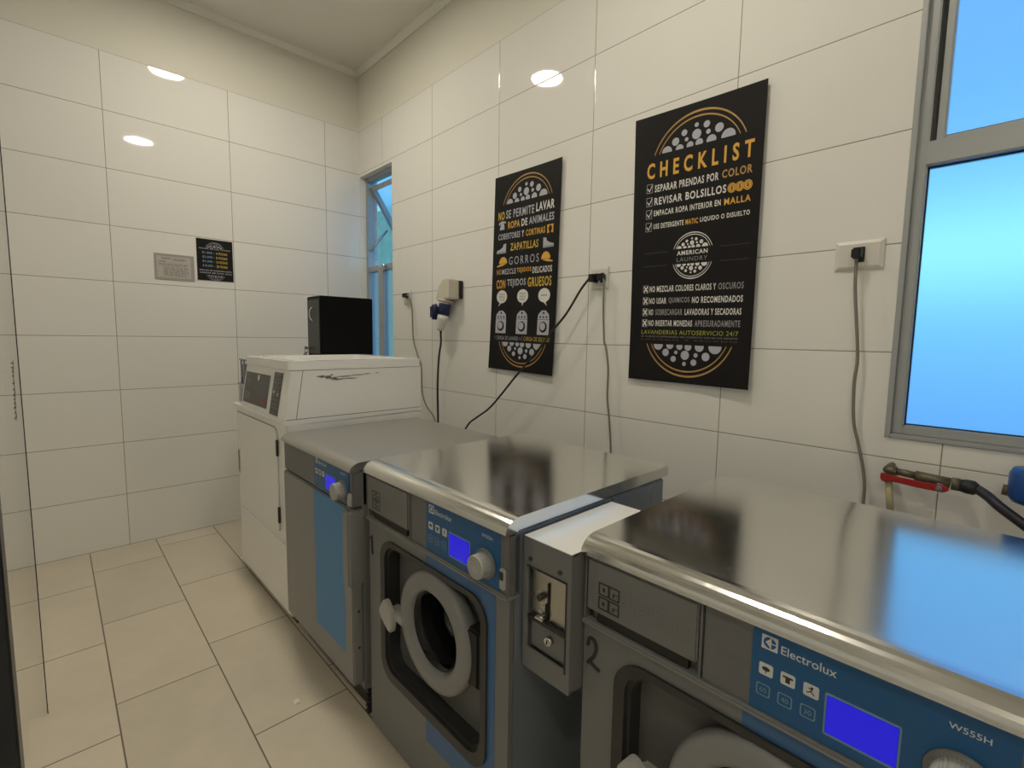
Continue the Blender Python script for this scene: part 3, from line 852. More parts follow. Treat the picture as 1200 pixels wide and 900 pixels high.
# lid with sunken tray
bm = BM()
cvz = lambda a, b, t: (a, b, t)
ox0, ox1, oy0, oy1 = X0 + .018, X0 + .640, Y0 - DW - .002, Y0 - CL + .012
slab_with_hole(bm, [rrect(ox0, ox1, oy0, oy1, .02), rrect(ox0 + .045, ox1 - .055, oy0 + .04, oy1 - .04, .03)], cvz, 1.085, 1.122)
bmesh.ops.bevel(bm, geom=[e_ for e_ in bm.edges if len(e_.link_faces) == 2 and e_.calc_face_angle() > .8], offset=.004, segments=3, affect='EDGES', clamp_overlap=True)
ld = mesh_obj('lid', bm, 'white_lid', wd)
bm = BM(); addbox(bm, ox0 + .04, ox1 - .05, oy0 + .035, oy1 - .035, 1.085, 1.090); mesh_obj('tray_floor', bm, 'white_enamel', ld)
# scuffed patch on the side of the console
bm = BM(); fs_ = lambda a, b: (a, Y0 - DW - .0014, b)
rnd = random.Random(2)
def blob(cx, cz, rx, rz, n=16):
    return [(cx + rx * math.cos(2 * PI * i / n) * rnd.uniform(.6, 1.1), cz + rz * math.sin(2 * PI * i / n) * rnd.uniform(.5, 1.1)) for i in range(n)]
for q in ((-.895, 1.056, .022, .006), (-.868, 1.052, .016, .007), (-.845, 1.047, .018, .005), (-.83, 1.041, .034, .0035), (-.78, 1.043, .04, .003), (-.80, 1.053, .045, .0025), (-.74, 1.057, .045, .002), (-.69, 1.060, .022, .0016), (-.853, 1.061, .006, .004), (-.64, 1.062, .008, .002)):
    put_shape(bm, [blob(*q)], fs_)
mesh_obj('scuff_mark', bm, 'scuff', co)['label'] = 'grey scuffed dent'
# coin meter case on its far side
bm = BM(); addbox(bm, X0 + .10, X0 + .66, Y0 - CL + .002, Y0 + .085, .8845, 1.098, .003); mc = mesh_obj('meter_case', bm, 'white_enamel', wd)
bm = BM(); addbox(bm, X0 + .02, X0 + .10, Y0 - CL + .005, Y0 + .012, .885, .975, .002); addbox(bm, X0 + .012, X0 + .10, Y0 - CL + .004, Y0 + .02, .975, .981)
addbox(bm, X0 + .03, X0 + .06, Y0 - CL + .006, Y0 - .012, .98, 1.078, .003)
for yy in (Y0 - .07, Y0 - .02): addcyl(bm, (X0 + .024, yy, .98), (X0 + .024, yy, 1.10), .0045, seg=10)
addcyl(bm, (X0 + .024, Y0 + .0, 1.10), (X0 + .024, Y0 - .105, 1.10), .005, seg=10)
mesh_obj('coin_bracket', bm, 'side_paint', wd)

# ------------------------------------------------------------------ black box on the dryer
bx = thing('storage_box', 'black metal storage box with small curved handle, behind the white dryer top', 'box', (-.50, -.752, 1.099))
bx0, bx1, by0, by1, bz0, bz1 = -.644, -.340, -.838, -.645, 1.0985, 1.442
bm = BM(); addbox(bm, bx0, bx1, by0, by1, bz0, bz1, .004)
bo = mesh_obj('body', bm, 'black_box', bx)
bm = BM(); addbox(bm, bx0 - .004, bx0 + .0005, by0 + .014, by1 - .012, bz0 + .028, bz1 - .018, .001); dd2 = mesh_obj('door', bm, 'black_door', bx)
bm = BM(); yh = by1 - .085
addtube(bm, [(bx0 - .003, yh, 1.31), (bx0 - .014, yh - .0, 1.32), (bx0 - .020, yh, 1.345), (bx0 - .014, yh, 1.37), (bx0 - .003, yh, 1.38)], .0045, 8)
mesh_obj('handle', bm, 'chrome', dd2)
kk = thing('key_bunch', 'small bunch of keys hanging at the lower corner of the black box', 'keys', (bx0 - .012, by1 - .03, 1.14))
bm = BM(); addcyl(bm, (bx0 - .004, by1 - .03, 1.155), (bx0 - .018, by1 - .03, 1.155), .006, seg=12); addbox(bm, bx0 - .030, bx0 - .018, by1 - .040, by1 - .022, 1.146, 1.164, .003); mesh_obj('key', bm, 'keys_metal', kk)
bm = BM(); addlathe(bm, [(.014 + .0015 * math.cos(t), .0015 * math.sin(t)) for t in [2 * PI * i / 8 for i in range(8)]], (bx0 - .024, by1 - .031, 1.138), (1, .3, 0), seg=20, closed=True); mesh_obj('key_ring', bm, 'chrome', kk)
bm = BM()
for dy, an in ((-.012, .5), (.0, .1), (.012, -.4), (.02, -.8)):
    P0 = Vector((bx0 - .024, by1 - .031, 1.128)); P1 = P0 + Vector((-.006, .034 * math.sin(-an), -.020 * math.cos(an)))
    addcyl(bm, P0, P1, .006, .003, 8)
mesh_obj('hanging_key', bm, 'keys_metal', kk)

# ------------------------------------------------------------------ posters
def bilinear(TL, TR, BR, BL):
    TL, TR, BR, BL = map(Vector, (TL, TR, BR, BL))
    return lambda u, v: (TL * (1 - u) + TR * u) * (1 - v) + (BL * (1 - u) + BR * u) * v
def poster_sheet(fn3, m, parent, nu=16, nv=24, t=.0006, name='sheet'):
    bm = BM(); G = {}
    for L in (0, 1):
        for j in range(nv + 1):
            for i in range(nu + 1):
                G[L, i, j] = bm.verts.new(fn3(i / nu, j / nv, t * L))
    for j in range(nv):
        for i in range(nu):
            for L in (0, 1):
                f = bm.faces.new([G[L, i, j], G[L, i + 1, j], G[L, i + 1, j + 1], G[L, i, j + 1]]); f.smooth = True
    E2 = lambda L, i, j: bm.verts.new(fn3(i / nu, j / nv, t * L))
    for i in range(nu):
        for j in (0, nv): bm.faces.new([E2(0, i, j), E2(0, i + 1, j), E2(1, i + 1, j), E2(1, i, j)])
    for j in range(nv):
        for i in (0, nu): bm.faces.new([E2(0, i, j), E2(0, i, j + 1), E2(1, i, j + 1), E2(1, i, j)])
    return mesh_obj(name, bm, m, parent, recalc=True)

def wall_map(base, curl):
    """(u, v, lift) -> point; the paper stands off the wall by curl(u, v)"""
    def f(u, v, lift=0.0):
        p = base(u, v); return Vector((p.x - curl(u, v) - lift, p.y, p.z))
    return f

# bubbles of the round emblem: (angle-free) unit coordinates inside the upper half disc
BUB = [(-.86, .02, .17), (-.50, .02, .13), (-.21, .06, .11), (.04, .07, .12), (.36, .05, .15), (.79, .03, .21),
       (-.62, .34, .12), (-.31, .32, .06), (-.04, .42, .145), (.27, .40, .07), (.55, .44, .13),
       (-.38, .60, .095), (-.05, .78, .065), (.22, .70, .10)]
def cap_emblem(bm, fn, cu, v_line, hw, hh, sign, asp, m_arc, m_bub, w_arc=.0075, ring2=.82):
    """half disc of bubbles under two arcs. hw half-width of the outer arc (u), hh its height (v), sign=+1 opens downward"""
    # circle through the chord ends and the crown, in metres-proportional space (u*asp)
    a = hw * asp; R = (a * a + hh * hh) / (2 * hh)
    yc = v_line - sign * hh + sign * R          # centre in v
    def arc(R_, vl, wd, mi):
        h = R_ - abs(yc - vl)
        if h <= 0: return
        t0 = math.acos(min(1, abs(yc - vl) / R_))
        n = 40; A = []; B = []
        for i in range(n + 1):
            t = -t0 + 2 * t0 * i / n
            k = wd * (1 - .55 * abs(t) / t0)
            for L, r in ((A, R_), (B, R_ - k)):
                L.append((cu + r * math.sin(t) / asp, yc - sign * r * math.cos(t)))
        for i in range(n): put_polys(bm, [[A[i], A[i + 1], B[i + 1], B[i]]], fn, mi)
    arc(R, v_line, w_arc, m_arc)
    arc(R * .90, v_line, w_arc * .8, m_arc)
    Ri = R * .90 - w_arc * 1.6
    h_i = Ri - abs(yc - v_line); a_i = math.sqrt(max(1e-9, Ri * Ri - (yc - v_line) ** 2))
    for x, y, r in BUB:
        cx = x * a_i; cyy = y * h_i; rr = r * h_i * 1.32
        P = []
        for i in range(22):
            t = 2 * PI * i / 22
            px, py = cx + rr * math.cos(t), max(.0, cyy + rr * math.sin(t))
            P.append((cu + px / asp, v_line - sign * py))
        put_shape(bm, [P], fn, m_bub)
def T2(bm, fn, s, u0, u1, vtop, vbot, mi, bold=.024, space=1.18):
    put_text(bm, s, u0, u1, -vbot, -vtop, lambda a, b: fn(a, -b), mi, bold, space)

# checklist poster
P2 = wall_map(bilinear((0, -2.356, 2.081), (0, -2.846, 2.062), (0, -2.846, 1.067), (0, -2.372, 1.073)),
              lambda u, v: .003 + .012 * u ** 3 + .010 * v ** 5 + .004 * math.sin(PI * v) * u)
ps = thing('poster', 'large black CHECKLIST laundry poster with orange heading, nearer the big window', 'poster', (-.01, -2.6, 1.07), 'black laundry rule posters')
poster_sheet(P2, 'poster_black', ps)
fn = lambda u, v: P2(u, v, .0016)
AS = .49
for a_ in ((.53, .148, .352, .120, 1), (.515, .858, .352, .119, -1)):
    bm = BM(); cap_emblem(bm, fn, *a_, AS, 0, 1); mesh_obj('bubble_emblem', bm, ['poster_bronze', 'poster_bubble'], ps)
bm = BM()
T2(bm, fn, 'CHECKLIST', .118, .938, .175, .233, 0, .03, 1.75)
mesh_obj('heading', bm, 'poster_orange', ps)
bm = BM()
def flush(b_, name='rule_line'):
    if len(b_.faces): mesh_obj(name, b_, ['poster_white', 'poster_bronze', 'poster_orange', 'poster_grey', 'poster_olive', 'red_ink'], ps)
    return BM()
T2(bm, fn, 'SEPARAR PRENDAS POR', .19, .70, .258, .285, 0); T2(bm, fn, 'COLOR', .725, .935, .255, .283, 1)
bm = flush(bm); T2(bm, fn, 'REVISAR BOLSILLOS', .19, .76, .305, .333, 0)
bm = flush(bm); T2(bm, fn, 'EMPACAR ROPA INTERIOR EN', .188, .725, .352, .373, 0); T2(bm, fn, 'MALLA', .75, .935, .352, .374, 2)
bm = flush(bm); T2(bm, fn, 'USE DETERGENTE', .188, .445, .402, .421, 0); T2(bm, fn, 'MATIC', .46, .56, .402, .421, 2); T2(bm, fn, 'LIQUIDO O DISUELTO', .575, .935, .402, .421, 0)
bm = flush(bm)
for i, v in enumerate((.268, .318, .364, .412)):
    bm = flush(bm, 'check_box') if i else bm
    pts = rect(.118, .172, -v - .017, -v + .017)
    put_shape(bm, [pts, rect(.123, .167, -v - .0145, -v + .0145)], lambda a, b: fn(a, -b), 3)
    put_polys(bm, stroke([(.128, -v), (.143, -v - .010), (.170, -v + .013)], .005), lambda a, b: fn(a, -b), 0)
bm = flush(bm, 'check_box')
for i, (v, parts) in enumerate(((.648, [('NO MEZCLAR COLORES CLAROS Y', .172, .722, 0), ('OSCUROS', .74, .923, 3)]),
                                (.693, [('NO USAR', .172, .325, 0), ('QUIMICOS', .345, .52, 3), ('NO RECOMENDADOS', .54, .923, 0)]),
                                (.736, [('NO', .172, .212, 0), ('SOBRECARGAR', .232, .465, 3), ('LAVADORAS Y SECADORAS', .485, .918, 0)]),
                                (.778, [('NO INSERTAR MONEDAS', .172, .55, 0), ('APRESURADAMENTE', .57, .915, 3)]))):
    if i: bm = flush(bm)
    for s, a, b, mi in parts: T2(bm, fn, s, a, b, v - .0115, v + .0115, mi)
    put_shape(bm, [rect(.113, .162, -v - .015, -v + .015), rect(.117, .158, -v - .0128, -v + .0128)], lambda a, b: fn(a, -b), 3)
    put_polys(bm, stroke([(.123, -v - .009), (.152, -v + .009)], .007) + stroke([(.123, -v + .009), (.152, -v - .009)], .007), lambda a, b: fn(a, -b), 0)
bm = flush(bm); T2(bm, fn, 'LAVANDERIAS AUTOSERVICIO 24/7', .111, .905, .804, .820, 4, .0, 1.1)
bm = flush(bm); T2(bm, fn, 'EL CLIENTE ES RESPONSABLE DEL CORRECTO USO DE LOS EQUIPOS', .112, .903, .826, .833, 3, .0)
bm = flush(bm); T2(bm, fn, 'LAVADO Y SECADO', .112, .903, .8385, .8425, 5, .0)
flush(bm)
bm = BM()
for u in (.80, .855, .91):
    bm = BM()
    put_shape(bm, [circ(u, .320, .031, .0165, 18)], fn, 0)
    put_shape(bm, [circ(u, .320, .024, .0125, 18), circ(u, .320, .021, .011, 18)], lambda a, b: P2(a, b, .002), 1)
    T2(bm, lambda a, b: P2(a, b, .002), '$', u - .008, u + .008, .313, .327, 1)
    mesh_obj('coin_icon', bm, ['poster_orange', 'poster_black'], ps)
bm = BM()
cap_emblem(bm, fn, .525, .505, .155, .056, 1, AS, 0, 0, w_arc=.004)
cap_emblem(bm, fn, .525, .561, .155, .056, -1, AS, 0, 0, w_arc=.004)
T2(bm, fn, 'AMERICAN', .400, .645, .513, .529, 0, .03); T2(bm, fn, 'LAUNDRY', .400, .645, .537, .552, 1, -.005)
mesh_obj('round_logo', bm, ['poster_white', 'poster_grey'], ps)
bm = BM()
for v in (.510, .560):
    for k in range(16):
        a, b = .11 + k * .0525, .11 + (k + 1) * .0525
        if a < .70 and b > .36: continue
        put_polys(bm, [[(a, v), (b, v), (b, v + .002), (a, v + .002)]], fn)
mesh_obj('crease', bm, 'poster_crease', ps)

# no-se-permite poster
P1 = wall_map(bilinear((0, -1.529, 2.045), (0, -1.990, 2.036), (0, -1.966, 1.054), (0, -1.497, 1.067)),
              lambda u, v: .003 + .010 * u ** 3 + .010 * v ** 5)
pr_ = thing('poster', 'tall black poster of forbidden laundry items with yellow caps, crossed by black cord', 'poster', (-.01, -1.75, 1.07), 'black laundry rule posters')
poster_sheet(P1, 'poster_black', pr_)
fn = lambda u, v: P1(u, v, .0016); fnn = lambda a, b: fn(a, -b)
AS = .47
for a_ in ((.515, .147, .368, .125, 1), (.52, .853, .362, .125, -1)):
    bm = BM(); cap_emblem(bm, fn, *a_, AS, 0, 1, w_arc=.0065); mesh_obj('bubble_emblem', bm, ['poster_bronze', 'poster_bubble'], pr_)
bm = BM()
def flush1(b_, name='rule_line'):
    if len(b_.faces): mesh_obj(name, b_, ['poster_white', 'poster_orange', 'poster_yellow', 'poster_bubble', 'poster_bronze'], pr_)
    return BM()
T2(bm, fn, 'NO', .075, .175, .180, .222, 2); T2(bm, fn, 'SE PERMITE', .20, .63, .178, .220, 3, .02); T2(bm, fn, 'LAVAR', .66, .92, .174, .216, 0, .03)
bm = flush1(bm); T2(bm, fn, 'ROPA', .235, .42, .236, .272, 1); T2(bm, fn, 'DE', .445, .535, .235, .271, 0, .03); T2(bm, fn, 'ANIMALES', .56, .92, .233, .270, 3)
bm = flush1(bm); T2(bm, fn, 'COBERTORES', .085, .43, .292, .323, 3); T2(bm, fn, 'Y', .455, .49, .292, .323, 0); T2(bm, fn, 'CORTINAS', .52, .80, .292, .323, 1)
bm = flush1(bm); T2(bm, fn, 'ZAPATILLAS', .285, .71, .347, .385, 2, .02)
bm = flush1(bm); T2(bm, fn, 'GORROS', .27, .725, .415, .455, 3, .0, 1.4)
bm = flush1(bm); T2(bm, fn, 'NO', .075, .15, .474, .502, 4); T2(bm, fn, 'MEZCLE', .165, .385, .474, .502, 3); T2(bm, fn, 'TEJIDOS', .40, .62, .474, .503, 1); T2(bm, fn, 'DELICADOS', .64, .92, .477, .508, 0)
bm = flush1(bm); T2(bm, fn, 'CON', .08, .225, .528, .575, 1); T2(bm, fn, 'TEJIDOS', .255, .545, .528, .573, 3); T2(bm, fn, 'GRUESOS', .575, .92, .526, .573, 2)
bm = flush1(bm); T2(bm, fn, '1 CARGA DE LAVADO =', .088, .50, .822, .842, 3, 0); T2(bm, fn, '1 CARGA DE SECADO', .52, .93, .820, .841, 2, 0)
flush1(bm)
bm = BM()
# dog shirt, curtain
put_polys(bm, [[(.10, -.272), (.18, -.272), (.175, -.252), (.165, -.236), (.20, -.244), (.195, -.232), (.155, -.228), (.125, -.228), (.085, -.236), (.09, -.248), (.12, -.24), (.112, -.255)]], fnn, 0)
mesh_obj('shirt_icon', bm, ['poster_bubble', 'poster_orange'], pr_); bm = BM()
put_polys(bm, [rect(.825, .92, -.292, -.288), [(.83, -.292), (.862, -.292), (.845, -.307), (.862, -.325), (.832, -.328)], [(.915, -.292), (.885, -.292), (.90, -.307), (.885, -.325), (.915, -.328)]], fnn, 1)
mesh_obj('curtain_icon', bm, ['poster_bubble', 'poster_orange'], pr_); bm = BM()
# shoes
for cx, sg in ((.155, 1), (.84, -1)):
    put_polys(bm, [[(cx + sg * .06, -.386), (cx - sg * .09, -.386), (cx - sg * .09, -.378), (cx - sg * .04, -.372), (cx + sg * .005, -.362), (cx + sg * .02, -.346), (cx + sg * .06, -.344)]], fnn, 0)
    put_polys(bm, [rect(min(cx + sg * .062, cx - sg * .092), max(cx + sg * .062, cx - sg * .092), -.392, -.388)], fnn, 0)
    mesh_obj('shoe_icon', bm, ['poster_bubble', 'poster_orange'], pr_); bm = BM()
# caps
for cx, sg in ((.175, 1), (.825, -1)):
    put_shape(bm, [[(cx + sg * .065 * math.cos(t), -.445 + .034 * math.sin(t)) for t in [PI * i / 14 for i in range(15)]]], fnn, 1)
    put_polys(bm, [[(cx - sg * .03, -.446), (cx - sg * .10, -.456), (cx - sg * .095, -.462), (cx - sg * .01, -.457), (cx + sg * .05, -.448)]], fnn, 1)
    mesh_obj('cap_icon', bm, ['poster_bubble', 'poster_orange'], pr_); bm = BM()
for cx, txt in ((.175, 'SOLO PIENSO YO'), (.505, 'MAS CARGA NO'), (.825, '...')):
    put_shape(bm, [circ(cx, -.617, .085, .034, 24)], fnn, 0)
    put_polys(bm, [[(cx - .03, -.645), (cx - .05, -.668), (cx - .005, -.648)]] if cx < .4 else [[(cx + .02, -.645), (cx + .045 if cx > .6 else cx, -.668), (cx - .012, -.648)]], fnn, 0)
    ff = lambda a, b: P1(a, -b, .002)
    if cx < .8:
        w3 = txt.split()
        for k, s in enumerate(w3): put_text(bm, s, cx - .045, cx + .045, -.609 - k * .014, -.600 - k * .014, ff, 1)
    else: put_shape(bm, [circ(cx - .03, -.617, .008, .004, 8)], ff, 1); put_shape(bm, [circ(cx, -.617, .008, .004, 8)], ff, 1); put_shape(bm, [circ(cx + .03, -.617, .008, .004, 8)], ff, 1)
    mesh_obj('speech_bubble', bm, ['poster_white', 'poster_black'], pr_); bm = BM()
for cx in (.175, .508, .83):
    put_polys(bm, [rect(cx - .085, cx + .085, -.808, -.734)], fnn, 0)
    put_shape(bm, [[(cx - .085, -.732), (cx + .085, -.732), (cx + .075, -.708), (cx + .03, -.690), (cx - .03, -.690), (cx - .075, -.708)], circ(cx, -.702, .013, .006, 10)], fnn, 0)
    ff = lambda a, b: P1(a, -b, .002)
    put_shape(bm, [circ(cx, -.770, .056, .0265, 20)], ff, 1); put_shape(bm, [circ(cx - .008, -.767, .040, .019, 16)], lambda a, b: P1(a, -b, .0024), 0)
    for k in (-.045, 0, .045): put_shape(bm, [circ(cx + k, -.722, .012, .005, 8)], ff, 1)
    mesh_obj('machine_icon', bm, ['poster_bubble', 'poster_black'], pr_); bm = BM()

# two notices on the back wall
def back_notice(x0, x1, z0, z1, lift): return lambda u, v, l=0.0: Vector((x0 + (x1 - x0) * u, -lift - l, z1 - (z1 - z0) * v))
sb = thing('price_notice', 'small square black coin price sign with round emblem on the back wall', 'sign', (-.951, -.002, 1.551))
N2 = back_notice(-1.049, -.855, 1.551, 1.799, .0015)
poster_sheet(N2, 'poster_black', sb, 2, 2, .002, name='board')
fn = lambda u, v: N2(u, v, .0028)
bm = BM(); AS = .78
cap_emblem(bm, fn, .5, .20, .26, .13, 1, AS, 0, 0, w_arc=.008); cap_emblem(bm, fn, .5, .87, .26, .12, -1, AS, 0, 0, w_arc=.008)
T2(bm, fn, 'VALOR DE LAS FICHAS', .06, .93, .215, .245, 0)
for i, (a, b) in enumerate((('$1.000', '4 FICHAS'), ('$2.000', '8 FICHAS'), ('$3.000', '12 FICHAS'), ('$10.000', '28 FICHAS'))):
    v = .30 + i * .105
    T2(bm, fn, a, .15, .42, v, v + .06, 1); T2(bm, fn, '-', .45, .49, v + .028, v + .036, 1); T2(bm, fn, b, .53, .84, v, v + .06, 2)
T2(bm, fn, 'PARA USO DE LAVADORAS HASTA', .06, .95, .735, .77, 0); T2(bm, fn, 'CARGAS DE ROPA SECA', .06, .95, .795, .83, 0)
mesh_obj('printing', bm, ['poster_bubble', 'print_soft', 'poster_yellow'], sb)
sn = thing('framed_notice', 'small white typed notice in a grey sleeve left of the black price sign', 'sign', (-1.16, -.002, 1.536))
N1 = back_notice(-1.259, -1.064, 1.537, 1.685, .0015)
poster_sheet(N1, 'paper_edge', sn, 2, 2, .002, name='sleeve')
bm = BM(); put_polys(bm, [rect(.06, .91, .09, .92)], lambda u, v: N1(u, v, .0026)); mesh_obj('paper', bm, 'paper', sn)
bm = BM(); fn = lambda u, v: N1(u, v, .0032)
T2(bm, fn, 'WHITE', .18, .40, .14, .22, 0); T2(bm, fn, 'LAUNDRY', .46, .80, .16, .24, 0)
T2(bm, fn, 'HORARIO', .10, .28, .27, .33, 0)
rr = random.Random(5)
for k, v in enumerate((.38, .44, .52, .58, .64, .70, .76, .82)):
    a = .10 if k < 2 else .22
    while a < .80:
        b = a + rr.uniform(.03, .12)
        put_polys(bm, [rect(a, min(b, .86), v, v + .022)], fn, 0); a = b + .025
mesh_obj('typing', bm, 'print_faint', sn)

# ------------------------------------------------------------------ outlets, plugs, cords
def plate(name, label, y, z, wy, wz, depth=.010, m='outlet_white', grp='wall power outlets'):
    t = thing(name, label, 'outlet', (-.004, y, z), grp)
    bm = BM()
    # pillow-shaped cover
    a, b = wy / 2, wz / 2
    o = [(-0.0, -a, -b), (0, a, -b), (0, a, b), (0, -a, b)]
    i1 = [(-depth, -a * .82, -b * .78), (-depth, a * .82, -b * .78), (-depth, a * .82, b * .78), (-depth, -a * .82, b * .78)]
    A = [bm.verts.new((p[0] - .001, y + p[1], z + p[2])) for p in o]; A2 = [bm.verts.new((p[0] - .005, y + p[1], z + p[2])) for p in o]; B = [bm.verts.new((p[0], y + p[1], z + p[2])) for p in i1]
    bm.faces.new(A); bm.faces.new(B)
    for L, M_ in ((A, A2), (A2, B)):
        for k in range(4): bm.faces.new((L[k], L[(k + 1) % 4], M_[(k + 1) % 4], M_[k]))
    bmesh.ops.recalc_face_normals(bm, faces=bm.faces[:])
    mesh_obj('cover', bm, m, t)
    return t
o3 = plate('wall_outlet', 'wide white wall outlet beside the big window, one dark module in use', -3.122, 1.483, .118, .082)
boxobj('module', 'grey_dark', o3, (-.0125, -.009, -3.137, -3.113, 1.462, 1.505), .001)
o2 = plate('wall_outlet', 'square white double outlet between the two black posters', -2.208, 1.488, .088, .092, .008)
boxobj('module', 'grey_dark', o2, (-.0105, -.007, -2.232, -2.213, 1.468, 1.508), .001)
boxobj('module', 'grey_dark', o2, (-.0105, -.007, -2.203, -2.184, 1.468, 1.508), .001)
o1 = plate('wall_outlet', 'small white outlet beside the corner window above the white dryer', -.672, 1.478, .085, .085, .008)
boxobj('module', 'grey_dark', o1, (-.0105, -.007, -.690, -.655, 1.475, 1.508), .001)

def cord(name, label, pts, r, m, plug_box, plug_m='plug_black', grp=None):
    t = thing(name, label, 'power cord', pts[0], grp)
    bm = BM(); addtube(bm, pts, r, 10, sub=8); mesh_obj('cable', bm, m, t)
    if plug_box:
        bm = BM(); addbox(bm, *plug_box, bev=.004); mesh_obj('plug', bm, plug_m, t)
    return t
def X(x, L): return [(x if not callable(x) else x(i / (len(L) - 1)), y, z) for i, (y, z) in enumerate(L)]
cord('power_cord', 'grey power cord hanging from the outlet beside the big window', X(-.03, [(-3.121, 1.483), (-3.122, 1.455), (-3.125, 1.381), (-3.135, 1.284), (-3.144, 1.186), (-3.141, 1.112), (-3.147, 1.008), (-3.163, .94), (-3.182, .853), (-3.187, .78), (-3.18, .60), (-3.16, .45)]), .0044, 'cord_grey', (-.045, -.0125, -3.134, -3.110, 1.470, 1.500), grp='cords hanging on the tiled wall')
cord('power_cord', 'grey power cord hanging straight down from the double outlet', X(-.03, [(-2.235, 1.487), (-2.247, 1.465), (-2.249, 1.363), (-2.259, 1.221), (-2.269, 1.2), (-2.284, 1.107), (-2.284, .992), (-2.298, .893), (-2.311, .764), (-2.32, .60), (-2.33, .45)]), .0042, 'cord_grey', (-.042, -.0105, -2.245, -2.216, 1.474, 1.502), grp='cords hanging on the tiled wall')
cord('power_cord', 'black power cord slanting down left across the yellow-cap poster', [(-.045, -2.185, 1.486), (-.055, -2.147, 1.439), (-.062, -2.075, 1.338), (-.07, -1.995, 1.255), (-.075, -1.905, 1.158), (-.08, -1.79, 1.052), (-.08, -1.668, .935), (-.075, -1.575, .858), (-.07, -1.475, .80), (-.065, -1.39, .745), (-.06, -1.30, .62), (-.06, -1.26, .45)], .0050, 'cord_black', (-.048, -.0105, -2.205, -2.176, 1.470, 1.503), grp='cords hanging on the tiled wall')
cord('power_cord', 'thin grey power cord winding down beside the white dryer', X(-.03, [(-.690, 1.492), (-.728, 1.485), (-.767, 1.392), (-.78, 1.218), (-.825, 1.115), (-.868, 1.043), (-.882, .876), (-.93, .794), (-1.014, .73), (-1.07, .60), (-1.08, .45)]), .0048, 'cord_grey', (-.042, -.0105, -.700, -.660, 1.478, 1.506), grp='cords hanging on the tiled wall')
# industrial socket with blue plug
iso = thing('industrial_socket', 'beige industrial wall socket above the white dryer lid end', 'outlet', (-.004, -1.19, 1.49))
bm = BM(); addbox(bm, -.022, -.001, -1.260, -1.225, 1.445, 1.545, .003); mesh_obj('back_plate', bm, 'rubber', iso)
bm = BM()
addprism(bm, [(-1.245, 1.440), (-1.245, 1.545), (-1.215, 1.556), (-1.17, 1.550), (-1.135, 1.520), (-1.115, 1.470), (-1.105, 1.452), (-1.11, 1.440)], 'X', -.085, -.004)
bmesh.ops.bevel(bm, geom=bm.edges[:], offset=.006, segments=2, affect='EDGES', clamp_overlap=True); mesh_obj('housing', bm, 'outlet_beige', iso)
bm = BM(); addlathe(bm, [(0, 0), (.045, 0), (.048, .008), (.044, .014), (0, .014)], (-.052, -1.163, 1.440), (-.15, .1, -1), seg=28); mesh_obj('collar', bm, 'outlet_beige', iso)
ic = thing('industrial_plug', 'navy blue and grey industrial plug with black cord under the beige socket', 'plug', (-.055, -1.16, 1.42))
bm = BM(); addlathe(bm, [(0, 0), (.034, 0), (.036, .01), (.034, .065), (0, .065)], (-.056, -1.162, 1.418), (-.12, .12, -1), seg=28); mesh_obj('blue_collar', bm, 'plug_blue', ic)
bm = BM(); addlathe(bm, [(0, 0), (.032, 0), (.030, .03), (.020, .08), (.018, .092), (0, .092)], (-.064, -1.154, 1.356), (-.05, .25, -1), seg=24); mesh_obj('grey_body', bm, 'outlet_white', ic)
bm = BM(); addlathe(bm, [(0, -.012), (.028, -.008), (.036, 0), (.028, .010), (0, .014)], (-.085, -1.105, 1.385), (-.8, .7, .1), seg=24)
bmesh.ops.scale(bm, vec=(1, 1, 1), verts=bm.verts[:]); addbox(bm, -.105, -.06, -1.120, -1.068, 1.328, 1.415, .012); mesh_obj('hinged_cap', bm, 'plug_blue', ic)
bm = BM(); addtube(bm, [(-.066, -1.134, 1.282), (-.06, -1.124, 1.24), (-.055, -1.118, 1.19), (-.05, -1.09, 1.10), (-.045, -1.070, .934), (-.045, -1.075, .732), (-.045, -1.08, .5)], .0058, 10); mesh_obj('cable', bm, 'cord_black', ic)

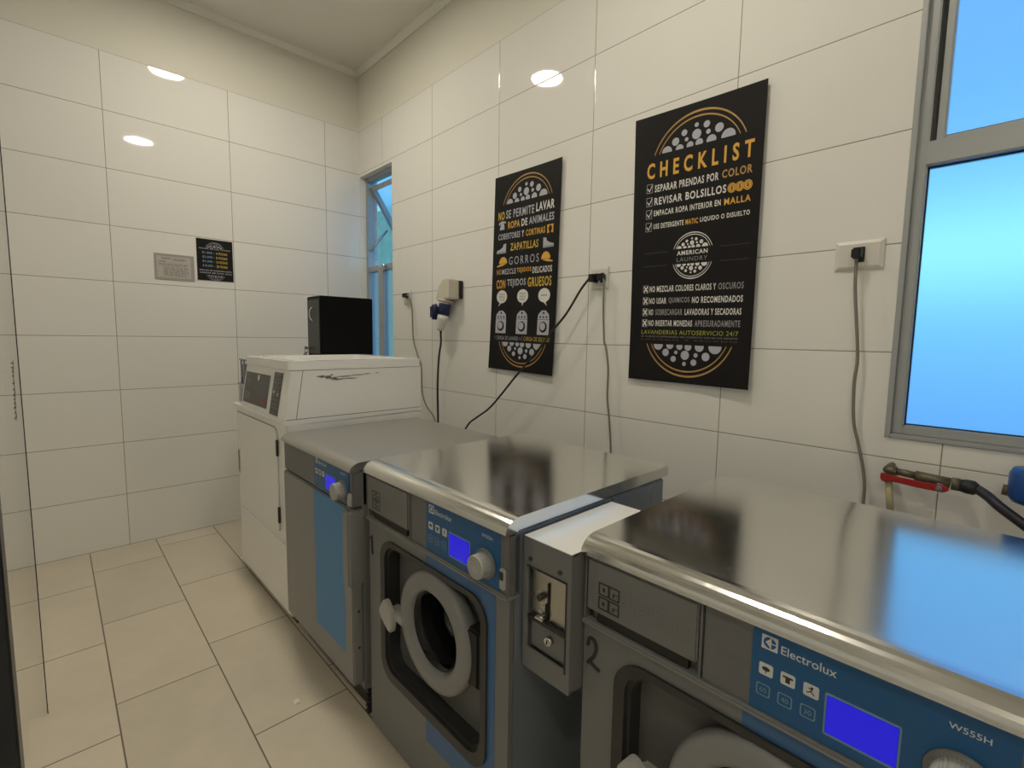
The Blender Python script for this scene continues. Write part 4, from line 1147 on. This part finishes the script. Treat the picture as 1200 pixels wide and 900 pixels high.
# ------------------------------------------------------------------ water valve and meter
va = thing('water_valve', 'ball valve with long red lever on the wall under the big window', 'valve', (-.07, -3.31, .87))
bm = BM()
addcyl(bm, (-.075, -3.238, .886), (-.075, -3.262, .887), .012, seg=14); addcyl(bm, (-.075, -3.262, .887), (-.075, -3.30, .884), .0095, seg=14)
addcyl(bm, (-.075, -3.30, .884), (-.075, -3.37, .880), .0135, seg=18); addcyl(bm, (-.075, -3.24, .887), (-.0, -3.24, .887), .009, seg=12)
addlathe(bm, [(0, 0), (.017, 0), (.017, .016), (0, .016)], (-.075, -3.372, .880), (0, -1, -.02), seg=6)
mesh_obj('valve_body', bm, 'brass_dull', va)
bm = BM()
addprism(bm, [(-3.232, .884), (-3.262, .880), (-3.32, .877), (-3.365, .877), (-3.372, .868), (-3.360, .860), (-3.31, .861), (-3.25, .866), (-3.240, .860), (-3.232, .868)], 'X', -.112, -.100)
bmesh.ops.bevel(bm, geom=bm.edges[:], offset=.002, segments=2, affect='EDGES', clamp_overlap=True)
lv = mesh_obj('lever', bm, 'valve_red', va); 
bm = BM(); addcyl(bm, (-.099, -3.352, .869), (-.118, -3.352, .869), .007, seg=14); addcyl(bm, (-.09, -3.352, .870), (-.10, -3.352, .869), .010, seg=14); mesh_obj('lever_nut', bm, 'chrome', lv)
bm = BM(); addcyl(bm, (-.095, -3.249, .864), (-.105, -3.262, .76), .0085, .0085, 14); mesh_obj('drain_stub', bm, 'stub_cream', va)
ho = thing('water_hose', 'dark hose with hex coupling between red valve and blue meter', 'hose', (-.08, -3.44, .86))
bm = BM(); addlathe(bm, [(0, 0), (.015, 0), (.018, .012), (.018, .026), (.012, .034), (0, .034)], (-.076, -3.388, .879), (0, -1, -.05), seg=8); mesh_obj('coupling', bm, 'rubber', ho)
bm = BM(); addtube(bm, [(-.078, -3.42, .877), (-.098, -3.44, .868), (-.125, -3.465, .852), (-.145, -3.52, .815), (-.15, -3.58, .76), (-.14, -3.62, .68)], .0115, 12); mesh_obj('tube', bm, 'hose_dark', ho)
me_ = thing('water_meter', 'round blue water meter at the right edge under the big window', 'water meter', (-.085, -3.515, .89))
bm = BM(); addlathe(bm, [(0, 0), (.042, 0), (.050, .012), (.050, .065), (.044, .078), (0, .082)], (-.10, -3.520, .870), (0, 0, 1), seg=32); mesh_obj('meter_head', bm, 'meter_blue', me_)
bm = BM(); addcyl(bm, (-.09, -3.462, .890), (-.09, -3.60, .878), .013, seg=16); addcyl(bm, (-.09, -3.60, .878), (-.0, -3.60, .878), .012, seg=16); mesh_obj('pipe_body', bm, 'brass_dull', me_)

# ------------------------------------------------------------------ small things on the floor
bm = BM(); addbox(bm, -1.19, -1.172, -1.895, -1.872, .0, .005, .002); tag(mesh_obj('paper_scrap', bm, 'scrap', None), 'tiny white paper scrap on the beige floor in front of washer 1', 'scrap')
